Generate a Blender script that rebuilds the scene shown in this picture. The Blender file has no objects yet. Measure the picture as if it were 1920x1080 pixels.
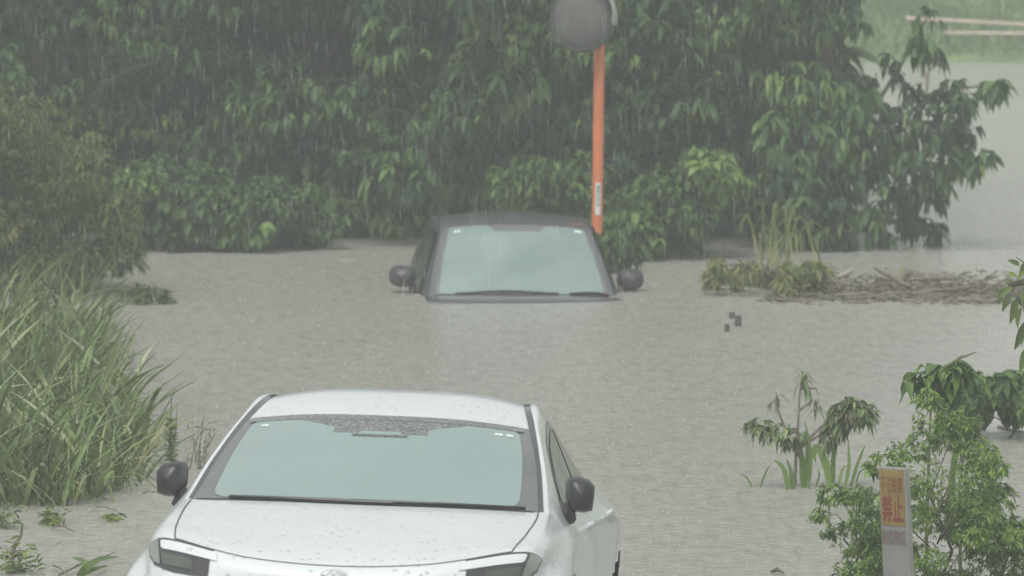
import bpy, math, random
import numpy as np
from math import sin, cos, tan, pi, radians, atan, sqrt
from mathutils import Vector, Matrix, Euler

rng = np.random.default_rng(7)
random.seed(7)
scene = bpy.context.scene
COL = scene.collection

# ------------------------------------------------------------------ camera, sky, sun, exposure
F = 11364.0                      # focal length in photo pixels (1920 wide)
H = 4.0                          # eye height above the flood
PITCH = atan(980.0 / F)
cd = bpy.data.cameras.new('camera'); cam = bpy.data.objects.new('camera', cd); COL.objects.link(cam)
cam.location = (0, 0, H); cam.rotation_euler = (pi / 2 - PITCH, 0, 0)
cd.sensor_width = 36.0; cd.lens = F / 1920.0 * 36.0
cd.clip_start = 0.5; cd.clip_end = 3000
scene.camera = cam
cd.dof.use_dof = True; cd.dof.focus_distance = 29.5; cd.dof.aperture_fstop = 5.8   # long lens, slightly soft far trees

SUN_EL, SUN_AZ = radians(62), radians(200)
w = bpy.data.worlds.new('World'); scene.world = w; w.use_nodes = True
nt = w.node_tree; nt.nodes.clear()
sky = nt.nodes.new('ShaderNodeTexSky'); sky.sky_type = 'NISHITA'; sky.sun_disc = False
sky.sun_elevation = SUN_EL; sky.sun_rotation = SUN_AZ; sky.dust_density = 4.0; sky.air_density = 1.0
hs = nt.nodes.new('ShaderNodeHueSaturation'); hs.inputs['Saturation'].default_value = 0.18
bg = nt.nodes.new('ShaderNodeBackground'); bg.inputs['Strength'].default_value = 0.12
wo = nt.nodes.new('ShaderNodeOutputWorld')
tn = nt.nodes.new('ShaderNodeMix'); tn.data_type = 'RGBA'; tn.blend_type = 'MULTIPLY'; tn.inputs['Factor'].default_value = 1; tn.inputs['B'].default_value = (.99, 1.0, .98, 1)   # grey-green overcast
nt.links.new(sky.outputs[0], hs.inputs['Color']); nt.links.new(hs.outputs[0], tn.inputs['A']); nt.links.new(tn.outputs['Result'], bg.inputs[0]); nt.links.new(bg.outputs[0], wo.inputs[0])

sd = bpy.data.lights.new('sun', 'SUN'); sd.energy = 1.0; sd.angle = radians(40); sd.color = (1.0, 0.995, 0.93)
so = bpy.data.objects.new('sun', sd); COL.objects.link(so)
so.rotation_euler = (pi / 2 - SUN_EL, 0, pi - SUN_AZ)   # light comes from behind the camera, high up

scene.view_settings.view_transform = 'Standard'; scene.view_settings.look = 'None'
scene.view_settings.gamma = 1.0; scene.view_settings.exposure = 0.44
cy = scene.cycles
cy.use_denoising = True
cy.max_bounces = 6; cy.diffuse_bounces = 3; cy.glossy_bounces = 3; cy.transmission_bounces = 4
cy.transparent_max_bounces = 8; cy.volume_bounces = 1
cy.sample_clamp_indirect = 6.0

# ------------------------------------------------------------------ helpers
FW = Vector((0, cos(PITCH), -sin(PITCH))); UP = Vector((0, sin(PITCH), cos(PITCH)))
def ray(px, py): return FW + Vector((1, 0, 0)) * ((px - 960) / F) + UP * ((540 - py) / F)
def PD(px, py, D):
    r = ray(px, py); return Vector((0, 0, H)) + r * (D / r.y)
def PZ(px, py, z=0.0):
    r = ray(px, py); return Vector((0, 0, H)) + r * ((z - H) / r.z)
def DW(py): return PZ(960, py).y             # distance of the water seen at row py

def tag(o, label=None, cat=None, group=None, kind=None):
    if label: o['label'] = label
    if cat: o['category'] = cat
    if group: o['group'] = group
    if kind: o['kind'] = kind
    return o
def empty(name, loc=(0, 0, 0), rot=(0, 0, 0)):
    o = bpy.data.objects.new(name, None); o.location = loc; o.rotation_euler = rot
    o.empty_display_size = 0.2; COL.objects.link(o); return o
def link(name, me, mat, parent=None, smooth=True):
    if mat is not None and len(me.materials) == 0: me.materials.append(mat)
    if smooth and len(me.polygons): me.polygons.foreach_set('use_smooth', [True] * len(me.polygons))
    o = bpy.data.objects.new(name, me); COL.objects.link(o)
    if parent: o.parent = parent
    return o

class MB:
    def __init__(s): s.v = []; s.f = []
    def add(s, vs, fs):
        n = len(s.v); s.v += [tuple(p) for p in vs]; s.f += [tuple(i + n for i in f) for f in fs]
    def box(s, c, d, rot=None):
        c = Vector(c); M = rot or Matrix.Identity(3)
        vs = [c + M @ Vector((sx * d[0] / 2, sy * d[1] / 2, sz * d[2] / 2)) for sx in (-1, 1) for sy in (-1, 1) for sz in (-1, 1)]
        s.add(vs, [(0, 1, 3, 2), (4, 6, 7, 5), (0, 4, 5, 1), (2, 3, 7, 6), (0, 2, 6, 4), (1, 5, 7, 3)])
    def tube(s, pts, rad, n=8, caps=True):
        pts = [Vector(p) for p in pts]
        if not hasattr(rad, '__len__'): rad = [rad] * len(pts)
        vs = []; ref = None
        for i, p in enumerate(pts):
            t = (pts[min(i + 1, len(pts) - 1)] - pts[max(i - 1, 0)]).normalized()
            if ref is None:
                ref = Vector((1, 0, 0)) if abs(t.x) < 0.8 else Vector((0, 1, 0))
            a = (ref - t * ref.dot(t)).normalized(); b = t.cross(a); ref = a
            for k in range(n):
                an = 2 * pi * k / n
                vs.append(p + (a * cos(an) + b * sin(an)) * rad[i])
        fs = []
        for i in range(len(pts) - 1):
            for k in range(n):
                k2 = (k + 1) % n
                fs.append((i * n + k, i * n + k2, (i + 1) * n + k2, (i + 1) * n + k))
        if caps:
            fs.append(tuple(range(n))[::-1]); fs.append(tuple((len(pts) - 1) * n + k for k in range(n)))
        s.add(vs, fs)
    def lathe(s, prof, M, n=32):       # prof: (r, h) pairs round the local Z axis of M
        vs = []; L = len(prof)
        for k in range(n):
            a = 2 * pi * k / n
            for r, h in prof: vs.append(M @ Vector((r * cos(a), r * sin(a), h)))
        fs = []
        for k in range(n):
            k2 = (k + 1) % n
            for i in range(L - 1): fs.append((k * L + i, k2 * L + i, k2 * L + i + 1, k * L + i + 1))
        s.add(vs, fs)
    def mesh(s, name):
        me = bpy.data.meshes.new(name); me.from_pydata(s.v, [], s.f); me.update(); return me
    def build(s, name, mat, parent=None, smooth=True, sharp=40):
        me = s.mesh(name); o = link(name, me, mat, parent, smooth)
        if smooth and sharp:
            me.set_sharp_from_angle(angle=radians(sharp))
        return o

def np_mesh(name, V, Q, tint=None):
    me = bpy.data.meshes.new(name)
    me.vertices.add(len(V)); me.vertices.foreach_set('co', V.astype(np.float32).ravel())
    k = Q.shape[1]
    me.loops.add(Q.size); me.loops.foreach_set('vertex_index', Q.astype(np.int32).ravel())
    me.polygons.add(len(Q)); me.polygons.foreach_set('loop_start', np.arange(0, Q.size, k, dtype=np.int32))
    me.update(calc_edges=True)
    if tint is not None:
        a = me.attributes.new('tint', 'FLOAT', 'POINT'); a.data.foreach_set('value', tint.astype(np.float32))
    return me
def nrm(a): return a / np.maximum(np.linalg.norm(a, axis=-1, keepdims=True), 1e-9)
PROF_LEAF = lambda t: np.interp(t, [0, .12, .38, .7, 1], [.08, .62, 1.0, .72, .03])
PROF_BLADE = lambda t: np.interp(t, [0, .3, .7, 1], [.75, 1.0, .75, .04])
PROF_ROUND = lambda t: np.interp(t, [0, .15, .4, .7, .9, 1], [.3, .9, 1.05, .8, .35, .03])
def ribbons(base, d, length, width, droop, tint, nt=3, prof=PROF_LEAF, fold=.22, side=None, curl=None):
    """N leaves or blades: base (N,3), d (N,3), droop bends them towards the ground."""
    N = len(base); d = nrm(d); length = np.broadcast_to(length, N); width = np.broadcast_to(width, N); droop = np.broadcast_to(droop, N)
    if side is None:
        r = nrm(rng.normal(size=(N, 3)) * [1, 1, .45]); side = np.cross(d, r)
    side = nrm(side); nor = nrm(np.cross(side, d))
    T = np.linspace(0, 1, nt + 1)
    c = base[:, None] + d[:, None] * (length[:, None] * T)[..., None]
    c = c + np.array([0, 0, -1.0]) * (droop * length)[:, None, None] * (T ** 2)[None, :, None]
    if curl is not None: c = c + curl[:, None] * (length[:, None] * T ** 2)[..., None]
    wv = (width[:, None] * .5 * prof(T)[None])[..., None]
    off = nor[:, None] * wv * fold * 2
    L = c - side[:, None] * wv + off; R = c + side[:, None] * wv + off
    V = np.stack([L, c, R], axis=2).reshape(-1, 3)
    per = (nt + 1) * 3
    q = []
    for i in range(nt):
        a = i * 3
        q += [(a, a + 1, a + 4, a + 3), (a + 1, a + 2, a + 5, a + 4)]
    q = np.array(q); Q = (np.arange(N)[:, None, None] * per + q[None]).reshape(-1, 4)
    return V, Q, np.repeat(tint, per)
def merge(parts):
    Vs, Qs, Ts = [], [], []; n = 0
    for V, Q, T in parts:
        Vs.append(V); Qs.append(Q + n); Ts.append(T); n += len(V)
    return np.concatenate(Vs), np.concatenate(Qs), np.concatenate(Ts)

# ------------------------------------------------------------------ materials
def mat_new(name):
    m = bpy.data.materials.new(name); m.use_nodes = True
    n = m.node_tree; b = n.nodes['Principled BSDF']; return m, n, b
def noise(n, scale, detail=3, rough=.55, coord='Object', mapping=None):
    tc = n.nodes.new('ShaderNodeTexCoord'); t = n.nodes.new('ShaderNodeTexNoise')
    t.inputs['Scale'].default_value = scale; t.inputs['Detail'].default_value = detail; t.inputs['Roughness'].default_value = rough
    if mapping:
        mp = n.nodes.new('ShaderNodeMapping'); mp.inputs['Scale'].default_value = mapping
        n.links.new(tc.outputs[coord], mp.inputs[0]); n.links.new(mp.outputs[0], t.inputs['Vector'])
    else: n.links.new(tc.outputs[coord], t.inputs['Vector'])
    return t
def ramp(n, src, stops):
    r = n.nodes.new('ShaderNodeValToRGB'); e = r.color_ramp.elements
    while len(e) < len(stops): e.new(.5)
    for i, (p, c) in enumerate(stops): e[i].position = p; e[i].color = (*c, 1)
    n.links.new(src, r.inputs[0]); return r
def simple(name, col, rough=.5, metal=0.0, var=.12, scale=12, coat=0.0, bump=0.0, bscale=60, coat_rough=.08, spec=.5):
    m, n, b = mat_new(name)
    t = noise(n, scale)
    c0 = tuple(x * (1 - var) for x in col); c1 = tuple(min(1, x * (1 + var)) for x in col)
    r = ramp(n, t.outputs['Fac'], [(.3, c0), (.7, c1)])
    n.links.new(r.outputs[0], b.inputs['Base Color'])
    b.inputs['Roughness'].default_value = rough; b.inputs['Metallic'].default_value = metal
    b.inputs['Coat Weight'].default_value = coat; b.inputs['Coat Roughness'].default_value = coat_rough
    b.inputs['Specular IOR Level'].default_value = spec
    if bump:
        t2 = noise(n, bscale); bp = n.nodes.new('ShaderNodeBump'); bp.inputs['Strength'].default_value = bump; bp.inputs['Distance'].default_value = .01
        n.links.new(t2.outputs['Fac'], bp.inputs['Height']); n.links.new(bp.outputs[0], b.inputs['Normal'])
    return m
def leafmat(name, stops, rough=.45, trans=.25):
    m, n, b = mat_new(name)
    a = n.nodes.new('ShaderNodeAttribute'); a.attribute_name = 'tint'
    r = ramp(n, a.outputs['Fac'], stops)
    n.links.new(r.outputs[0], b.inputs['Base Color']); b.inputs['Roughness'].default_value = rough
    b.inputs['Specular IOR Level'].default_value = .3
    tr = n.nodes.new('ShaderNodeBsdfTranslucent'); n.links.new(r.outputs[0], tr.inputs[0])
    mx = n.nodes.new('ShaderNodeMixShader'); mx.inputs[0].default_value = trans
    out = n.nodes['Material Output']
    n.links.new(b.outputs[0], mx.inputs[1]); n.links.new(tr.outputs[0], mx.inputs[2]); n.links.new(mx.outputs[0], out.inputs[0])
    return m

M = {}
M['leaf_dark'] = leafmat('leaf_dark', [(0, (.018, .052, .022)), (.45, (.056, .125, .042)), (.88, (.155, .250, .070)), (1, (.32, .42, .10))])
M['leaf_mid'] = leafmat('leaf_mid', [(0, (.040, .085, .028)), (.5, (.100, .180, .050)), (1, (.24, .36, .09))])
M['leaf_olive'] = leafmat('leaf_olive', [(0, (.060, .090, .030)), (.6, (.135, .175, .055)), (1, (.25, .27, .09))])
M['leaf_bright'] = leafmat('leaf_bright', [(0, (.075, .12, .035)), (.6, (.15, .23, .06)), (1, (.30, .36, .10))])
M['leaf_wilt'] = leafmat('leaf_wilt', [(0, (.12, .105, .07)), (.25, (.12, .17, .075)), (.7, (.19, .27, .11)), (1, (.32, .35, .16))])
M['grass'] = leafmat('grass', [(0, (.060, .095, .030)), (.5, (.150, .205, .065)), (.86, (.23, .32, .13)), (.93, (.36, .35, .18)), (1, (.52, .56, .40))])
M['litter'] = leafmat('litter', [(0, (.07, .055, .045)), (.5, (.16, .135, .10)), (.8, (.19, .19, .09)), (1, (.30, .29, .2))])
M['far_grass'] = leafmat('far_grass', [(0, (.11, .17, .07)), (.6, (.20, .29, .11)), (1, (.32, .40, .18))])
M['bark'] = simple('bark', (.075, .065, .05), .85, var=.4, scale=30, bump=.5)
M['stem'] = simple('stem', (.11, .13, .06), .6, var=.3, scale=20)
M['driftwood'] = simple('driftwood', (.17, .145, .115), .7, var=.45, scale=25, bump=.5)
M['driftwood_pale'] = simple('driftwood_pale', (.36, .33, .26), .6, var=.25, scale=25, bump=.3)
M['wood_cut'] = simple('wood_cut', (.33, .31, .20), .7, var=.2, scale=30)
M['black_trim'] = simple('black_trim', (.020, .021, .024), .42, var=.15, coat=.15)
M['black_gloss'] = simple('black_gloss', (.045, .046, .05), .18, var=.1, coat=.6)
M['mirror_shell'] = simple('mirror_shell', (.045, .045, .050), .5, coat=.15)
M['seam'] = simple('seam', (.03, .032, .035), .7)
M['rubber'] = simple('rubber', (.025, .025, .026), .75, var=.2, bump=.2)
M['rim'] = simple('rim', (.35, .36, .37), .3, metal=.9)
M['chrome'] = simple('chrome', (.75, .77, .78), .15, metal=.9, var=.04)
M['post'] = simple('post', (.05, .048, .045), .7, var=.3, scale=40)

def paint(name, col, beads=.4, dust=.06, rough=.3, var=.03):
    m, n, b = mat_new(name)
    t = noise(n, 1.6, 4); r = ramp(n, t.outputs['Fac'], [(.3, tuple(x * (1 - var) for x in col)), (.7, tuple(x * (1 + var) for x in col))])
    # small beads and flecks of dirt lying on the wet paint
    v = n.nodes.new('ShaderNodeTexVoronoi'); v.inputs['Scale'].default_value = 30; v.inputs['Randomness'].default_value = 1
    tc = n.nodes.new('ShaderNodeTexCoord'); n.links.new(tc.outputs['Object'], v.inputs['Vector'])
    v2 = n.nodes.new('ShaderNodeMapRange'); v2.inputs[1].default_value = .12; v2.inputs[2].default_value = .30; v2.inputs[3].default_value = 1; v2.inputs[4].default_value = 0
    n.links.new(v.outputs['Distance'], v2.inputs[0])
    sel = noise(n, 7, 2); s2 = n.nodes.new('ShaderNodeMapRange'); s2.inputs[1].default_value = .40; s2.inputs[2].default_value = .56
    n.links.new(sel.outputs['Fac'], s2.inputs[0])
    mu = n.nodes.new('ShaderNodeMath'); mu.operation = 'MULTIPLY'; n.links.new(v2.outputs[0], mu.inputs[0]); n.links.new(s2.outputs[0], mu.inputs[1])
    mx = n.nodes.new('ShaderNodeMix'); mx.data_type = 'RGBA'; mx.inputs['B'].default_value = (col[0] * .62, col[1] * .62, col[2] * .6, 1)
    mf = n.nodes.new('ShaderNodeMath'); mf.operation = 'MULTIPLY'; mf.inputs[1].default_value = beads; n.links.new(mu.outputs[0], mf.inputs[0])
    n.links.new(mf.outputs[0], mx.inputs['Factor']); n.links.new(r.outputs[0], mx.inputs['A']); n.links.new(mx.outputs['Result'], b.inputs['Base Color'])
    bp = n.nodes.new('ShaderNodeBump'); bp.inputs['Strength'].default_value = .9; bp.inputs['Distance'].default_value = .006
    n.links.new(mu.outputs[0], bp.inputs['Height']); n.links.new(bp.outputs[0], b.inputs['Normal'])
    b.inputs['Roughness'].default_value = rough; b.inputs['Coat Weight'].default_value = .7; b.inputs['Coat Roughness'].default_value = .12
    return m
M['white_paint'] = paint('white_paint', (.675, .715, .725))
M['dark_paint'] = paint('dark_paint', (.092, .095, .106), beads=.2, rough=.35)

def fogged(name, c0, c1, spots=0.0, rough=.2):
    m, n, b = mat_new(name)
    t = noise(n, 2.2, 3); r = ramp(n, t.outputs['Fac'], [(.35, c0), (.65, c1)])
    n.links.new(r.outputs[0], b.inputs['Base Color'])
    b.inputs['Roughness'].default_value = rough; b.inputs['Coat Weight'].default_value = 1.0; b.inputs['Coat Roughness'].default_value = .06
    if spots:
        t2 = noise(n, 75, 3, .7); r2 = ramp(n, t2.outputs['Fac'], [(.36, (.02, .022, .022)), (.45, c0), (.56, c1), (.70, (.42, .45, .44))])
        n.links.new(r2.outputs[0], b.inputs['Base Color'])
    return m
M['windscreen'] = fogged('windscreen', (.250, .345, .330), (.275, .372, .356))
M['windscreen_far'] = fogged('windscreen_far', (.175, .245, .232), (.235, .312, .295))
M['frit'] = fogged('frit', (.105, .110, .108), (.15, .155, .152), spots=0, rough=.35)
M['frit_wet'] = fogged('frit_wet', (.10, .105, .105), (.20, .205, .20), spots=1, rough=.35)
M['side_glass'] = fogged('side_glass', (.075, .090, .070), (.125, .145, .115))
M['side_glass'].node_tree.nodes['Principled BSDF'].inputs['Coat Weight'].default_value = .25
M['lamp_lens'] = fogged('lamp_lens', (.15, .157, .14), (.27, .285, .25))
M['lamp_dark'] = fogged('lamp_dark', (.055, .06, .05), (.11, .12, .095))
M['sticker'] = simple('sticker', (.72, .78, .76), .5, var=.05)

def water_mat():
    m, n, b = mat_new('muddy_water')
    t = noise(n, .35, 5, .6, 'Object', (1, .35, 1)); r = ramp(n, t.outputs['Fac'], [(.3, (.318, .315, .282)), (.7, (.370, .365, .328))])
    # raindrop speckle
    t2 = noise(n, 14, 4, .75, 'Object', (1, .22, 1)); r2 = ramp(n, t2.outputs['Fac'], [(.34, (.79, .79, .79)), (.5, (1, 1, 1)), (.66, (1.11, 1.11, 1.11))])
    mx = n.nodes.new('ShaderNodeMix'); mx.data_type = 'RGBA'; mx.blend_type = 'MULTIPLY'; mx.inputs['Factor'].default_value = 1
    n.links.new(r.outputs[0], mx.inputs['A']); n.links.new(r2.outputs[0], mx.inputs['B']); n.links.new(mx.outputs['Result'], b.inputs['Base Color'])
    b.inputs['Roughness'].default_value = .24; b.inputs['IOR'].default_value = 1.33
    a = noise(n, 9, 5, .7, 'Object'); c = noise(n, 1.3, 3, .6, 'Object', (1, .6, 1))
    v = n.nodes.new('ShaderNodeTexVoronoi'); v.inputs['Scale'].default_value = 16; tc = n.nodes.new('ShaderNodeTexCoord'); n.links.new(tc.outputs['Object'], v.inputs['Vector'])
    ad = n.nodes.new('ShaderNodeMath'); ad.operation = 'ADD'; n.links.new(a.outputs['Fac'], ad.inputs[0])
    m2 = n.nodes.new('ShaderNodeMath'); m2.operation = 'MULTIPLY'; m2.inputs[1].default_value = .6; n.links.new(v.outputs['Distance'], m2.inputs[0]); n.links.new(m2.outputs[0], ad.inputs[1])
    ad2 = n.nodes.new('ShaderNodeMath'); ad2.operation = 'ADD'; n.links.new(ad.outputs[0], ad2.inputs[0]); n.links.new(c.outputs['Fac'], ad2.inputs[1])
    bp = n.nodes.new('ShaderNodeBump'); bp.inputs['Strength'].default_value = .8; bp.inputs['Distance'].default_value = .013
    n.links.new(ad2.outputs[0], bp.inputs['Height']); n.links.new(bp.outputs[0], b.inputs['Normal'])
    return m
M['water'] = water_mat()
M['ground'] = simple('ground', (.16, .15, .12), .8, var=.3, scale=2, bump=.4, bscale=20)
M['bank'] = simple('bank', (.13, .19, .08), .9, var=.35, scale=1.2)

# ------------------------------------------------------------------ ground, water, far bank
def sheet(name, xs, ys, zf, mat):
    vs = [(x, y, zf(x, y)) for y in ys for x in xs]; nx = len(xs)
    fs = [(j * nx + i, j * nx + i + 1, (j + 1) * nx + i + 1, (j + 1) * nx + i) for j in range(len(ys) - 1) for i in range(nx - 1)]
    me = bpy.data.meshes.new(name); me.from_pydata(vs, [], fs); me.update()
    return link(name, me, mat)
def gz(x, y):
    z = (24.8 - y) * tan(radians(6.5))
    z = max(min(z, 2.6), -1.3)
    if y > 92: z = min(3.6, -1.3 + (y - 92) * .35)
    return z
ys = [-500, -100, -20] + list(np.arange(-10, 60, 1.0)) + [70, 80, 84, 88, 92, 96, 100, 120, 200, 400, 700]
g = sheet('ground', [-600, -200, -60, -20, -10, -5, 0, 5, 10, 20, 60, 200, 600], ys, gz, M['ground']); g['kind'] = 'structure'
wv = [(-400, 23.0, 0), (400, 23.0, 0), (400, 90, 0), (-400, 90, 0)]
me = bpy.data.meshes.new('water'); me.from_pydata(wv, [], [(0, 1, 2, 3)]); o = link('water', me, M['water'], smooth=False); o['kind'] = 'structure'

# far bank: grassy embankment rising from the water
def bankz(x, y):
    t = y - 82.0 - .35 * sin(x * .55)
    return (-.5 + .6 * min(1, max(0, t + 1.5) / 1.5) if t < 0 else .1 + .07 * t + .02 * max(0, t - 4) ** 2) * 1.0 + .04 * sin(x * 1.7 + y) if t < 13 else min(4.2, 1.01 + .45 * (t - 8.5) + .4)
bk = sheet('hillside', [x * 1.5 - 60 for x in range(81)], [80 + i * .4 for i in range(60)] + [110, 140], bankz, M['bank']); bk['kind'] = 'structure'
N = 9000
bx = rng.uniform(3, 11, N); by = 82.0 + rng.uniform(0, 9.5, N)
bz = np.array([bankz(a, b) for a, b in zip(bx, by)])
patch = .5 + .5 * np.sin(bx * 1.3 + by * 2.1) * np.sin(by * 1.1 - bx * .7)
V, Q, T = ribbons(np.stack([bx, by, np.maximum(bz, -.02)], 1), rng.normal(size=(N, 3)) * [.35, .35, .1] + [0, 0, 1], rng.uniform(.12, .4, N), rng.uniform(.02, .045, N),
                  rng.uniform(.1, .7, N), np.clip(patch * .5 + rng.uniform(0, .5, N), 0, 1), nt=3, prof=PROF_BLADE)
o = link('bank_grass', np_mesh('bank_grass', V, Q, T), M['far_grass']); tag(o, 'pale green grass on the far bank across the water', 'grass', kind='stuff')

# ------------------------------------------------------------------ vegetation builders
def poly_in(poly, p):
    x, y = p; c = False; j = len(poly) - 1
    for i in range(len(poly)):
        xi, yi = poly[i]; xj, yj = poly[j]
        if (yi > y) != (yj > y) and x < (xj - xi) * (y - yi) / (yj - yi) + xi: c = not c
        j = i
    return c
def poly_pts(poly, n):
    xs = [p[0] for p in poly]; ysx = [p[1] for p in poly]; out = []
    while len(out) < n:
        p = (random.uniform(min(xs), max(xs)), random.uniform(min(ysx), max(ysx)))
        if poly_in(poly, p): out.append(p)
    return out
def bunches(centres, rad, nb, nl, L, ratio=.50, spread=1.0, down=.5, tmean=.45, tvar=.3, droop=.55, prof=PROF_LEAF, fold=.22):
    """leaf bunches scattered over rounded clumps; each bunch is nl leaves fanning out from one point and hanging."""
    parts = []
    for i, c in enumerate(centres):
        r = rad[i] if hasattr(rad, '__len__') else rad
        n = max(3, int(nb * random.uniform(.7, 1.3)))
        u = nrm(rng.normal(size=(n, 3))); u[:, 2] = np.where(u[:, 2] < -.2, u[:, 2] * .6, u[:, 2])
        a = np.array(c) + u * r * rng.uniform(.55, 1.05, n)[:, None] * np.array([1.15, 1, .85])
        base = np.repeat(a, nl, 0); K = n * nl
        az = rng.uniform(0, 2 * pi, K); el = -down + rng.normal(0, .55, K)
        d = np.stack([np.cos(az) * np.cos(el) * spread, np.sin(az) * np.cos(el) * spread, np.sin(el)], 1) + np.repeat(u, nl, 0) * .45
        ct = tmean + random.gauss(0, tvar * .55); Lc = L * random.uniform(.7, 1.35); rc = ratio * random.uniform(.75, 1.35)
        t = np.clip(ct + np.repeat(rng.normal(0, tvar * .4, n), nl) + rng.normal(0, tvar * .35, K), 0, .9)
        t = np.where(rng.uniform(size=K) < .003, 1.0, t)
        LL = Lc * rng.uniform(.6, 1.25, K)
        sd_ = np.cross(d, np.array([0, 0, 1.0])) + rng.normal(0, .25, (K, 3))
        parts.append(ribbons(base, d, LL, LL * rc, droop, t, side=sd_, prof=prof, fold=fold))
    return parts
def limbs_to(mb, foot, centres, r0=.09, k=10):
    cs = sorted(centres, key=lambda c: c[2]); mid = foot + Vector((0, 0, 1.3))
    top = Vector((sum(c[0] for c in cs) / len(cs), sum(c[1] for c in cs) / len(cs), max(c[2] for c in cs) * .8))
    pts = [foot - Vector((0, 0, 1.2)), foot, foot.lerp(top, .35) + Vector((.08, .05, 0)), foot.lerp(top, .7) + Vector((-.06, 0, 0)), top]
    mb.tube(pts, [r0 * 1.25, r0, r0 * .8, r0 * .5, r0 * .2], 8)
    for c in random.sample(cs, min(k, len(cs))):
        c = Vector(c); a = foot.lerp(top, max(.05, min(.85, (c.z - foot.z) / max(.1, top.z - foot.z) - .25)))
        m_ = a.lerp(c, .55) + Vector((0, 0, min(.18, .12 * abs(top.z - foot.z)))); mb.tube([a, m_, c], [r0 * .38, r0 * .22, r0 * .08], 5)
def tree(name, label, cat, poly, n_in, D, dd, L, mat, rad=.34, nb=24, nl=8, up=None, group=None, foot=None, tmean=.42, **kw):
    root = empty(name)
    cs, rs = [], []
    for (px, py) in poly_pts(poly, n_in):
        d = D + random.uniform(0, dd); p = PD(px, py, d)
        if p.z < rad * .8: p.z = rad * random.uniform(.7, 1.1)
        cs.append(tuple(p)); rs.append(rad * random.uniform(.7, 1.3))
    parts = bunches(cs, rs, nb, nl, L, tmean=tmean, **kw)
    if up:                                        # the crown goes on above the picture
        x0, x1, zt, n = up; c2 = []
        for _ in range(n):
            c2.append((random.uniform(x0, x1), D + random.uniform(-.2, dd), random.uniform(2.2, zt)))
        parts += bunches(c2, rad * 1.7, nb * .7, nl, L * 1.9, tmean=tmean)
        cs2 = cs + c2
    else: cs2 = cs
    foot = foot or Vector((sum(c[0] for c in cs) / len(cs), D + dd * .6, 0))
    mb = MB(); limbs_to(mb, foot, cs2, r0=.11 if up else (.030 if D > 40 and n_in > 20 else .010), k=16)
    root.location = (foot.x, foot.y, 0)
    for pr in (mb.build('trunk', M['bark'], root), link('crown', np_mesh('crown', *merge(parts)), mat, root)):
        pr.matrix_parent_inverse = Matrix.Translation(-root.location)
    return tag(root, label, cat, group)

def X(px, D): return (px - 960) / F * D
G = 'flooded trees along the water'
tree('broadleaf_tree', 'dark flooded tree filling the top left corner behind the olive bush', 'tree', [(-200, -80), (430, -80), (450, 300), (300, 470), (-200, 470)], 80, 50.9, 3.2, .10, M['leaf_dark'],
     up=(X(-300, 52), X(430, 52), 4.6, 34), group=G)
tree('broadleaf_tree', 'dark tree with a black hollow left of the dark car', 'tree', [(400, -80), (720, -80), (740, 470), (560, 470), (430, 300)], 50, 51.0, 3.2, .105, M['leaf_dark'],
     up=(X(400, 52), X(740, 52), 4.7, 22), group=G, tmean=.40)
tree('broadleaf_tree', 'tree with hanging compound leaves directly above the dark car roof', 'tree', [(680, -80), (1110, -80), (1110, 300), (950, 420), (700, 440)], 72, 50.3, 3.4, .115, M['leaf_dark'],
     up=(X(700, 52), X(1110, 52), 4.8, 26), group=G, tmean=.48)
tree('broadleaf_tree', 'wide dark tree just right of the orange mirror pole', 'tree', [(1080, -80), (1560, -80), (1560, 420), (1480, 470), (1150, 440)], 86, 50.1, 3.4, .11, M['leaf_dark'],
     up=(X(1080, 52), X(1560, 52), 4.8, 30), group=G, tmean=.45)

# right-hand tree with loose branches seen against the far water
root = empty('broadleaf_tree', (X(1600, 50.5), 50.5, 0)); inv = Matrix.Translation(-root.location)
cl = [(1500, 160, .36), (1560, 190, .34), (1510, 260, .40), (1580, 270, .38), (1640, 300, .32), (1530, 350, .38), (1600, 370, .34), (1660, 360, .25), (1500, 420, .3), (1560, 430, .25),
      (1480, 40, .35), (1530, 20, .26), (1585, 20, .12), (1610, 35, .09), (1630, 240, .24), (1690, 240, .26), (1700, 190, .22), (1740, 220, .22), (1730, 290, .26), (1690, 320, .26),
      (1640, 190, .16), (1660, 140, .13), (1685, 110, .12), (1720, 60, .15), (1745, 30, .13), (1740, 90, .10), (1770, 180, .17), (1800, 195, .15), (1780, 150, .10), (1820, 180, .09), (1850, 165, .07), (1865, 158, .04),
      (1790, 240, .12), (1820, 245, .08), (1785, 290, .15), (1825, 295, .09), (1845, 300, .05), (1770, 340, .11), (1750, 370, .06), (1720, 350, .16), (1640, 400, .14), (1665, 415, .09), (1700, 405, .07), (1725, 415, .06), (1750, 425, .05), (1620, 440, .10), (1650, 440, .05), (1680, 444, .035)]
cs = []; rs = []
for px, py, r in cl:
    cs.append(tuple(PD(px, py, 50.2 + random.uniform(-.3, .5)))); rs.append(r)
parts = []
for c, r in zip(cs, rs):
    nb = max(5, int(30 * (r / .3) ** 1.6)); parts += bunches([c], [r], nb, 6, .11, ratio=.5, down=.8, tmean=.40)
c2 = [(X(random.uniform(1450, 1560), 51), 50.5 + random.uniform(-.3, 1.5), random.uniform(2.2, 4.4)) for _ in range(10)]
parts += bunches(c2, .5, 14, 7, .24)
mb = MB(); foot = Vector((X(1560, 50.8), 50.8, 0)); limbs_to(mb, foot, cs[:10] + c2, .1, 12)
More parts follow.
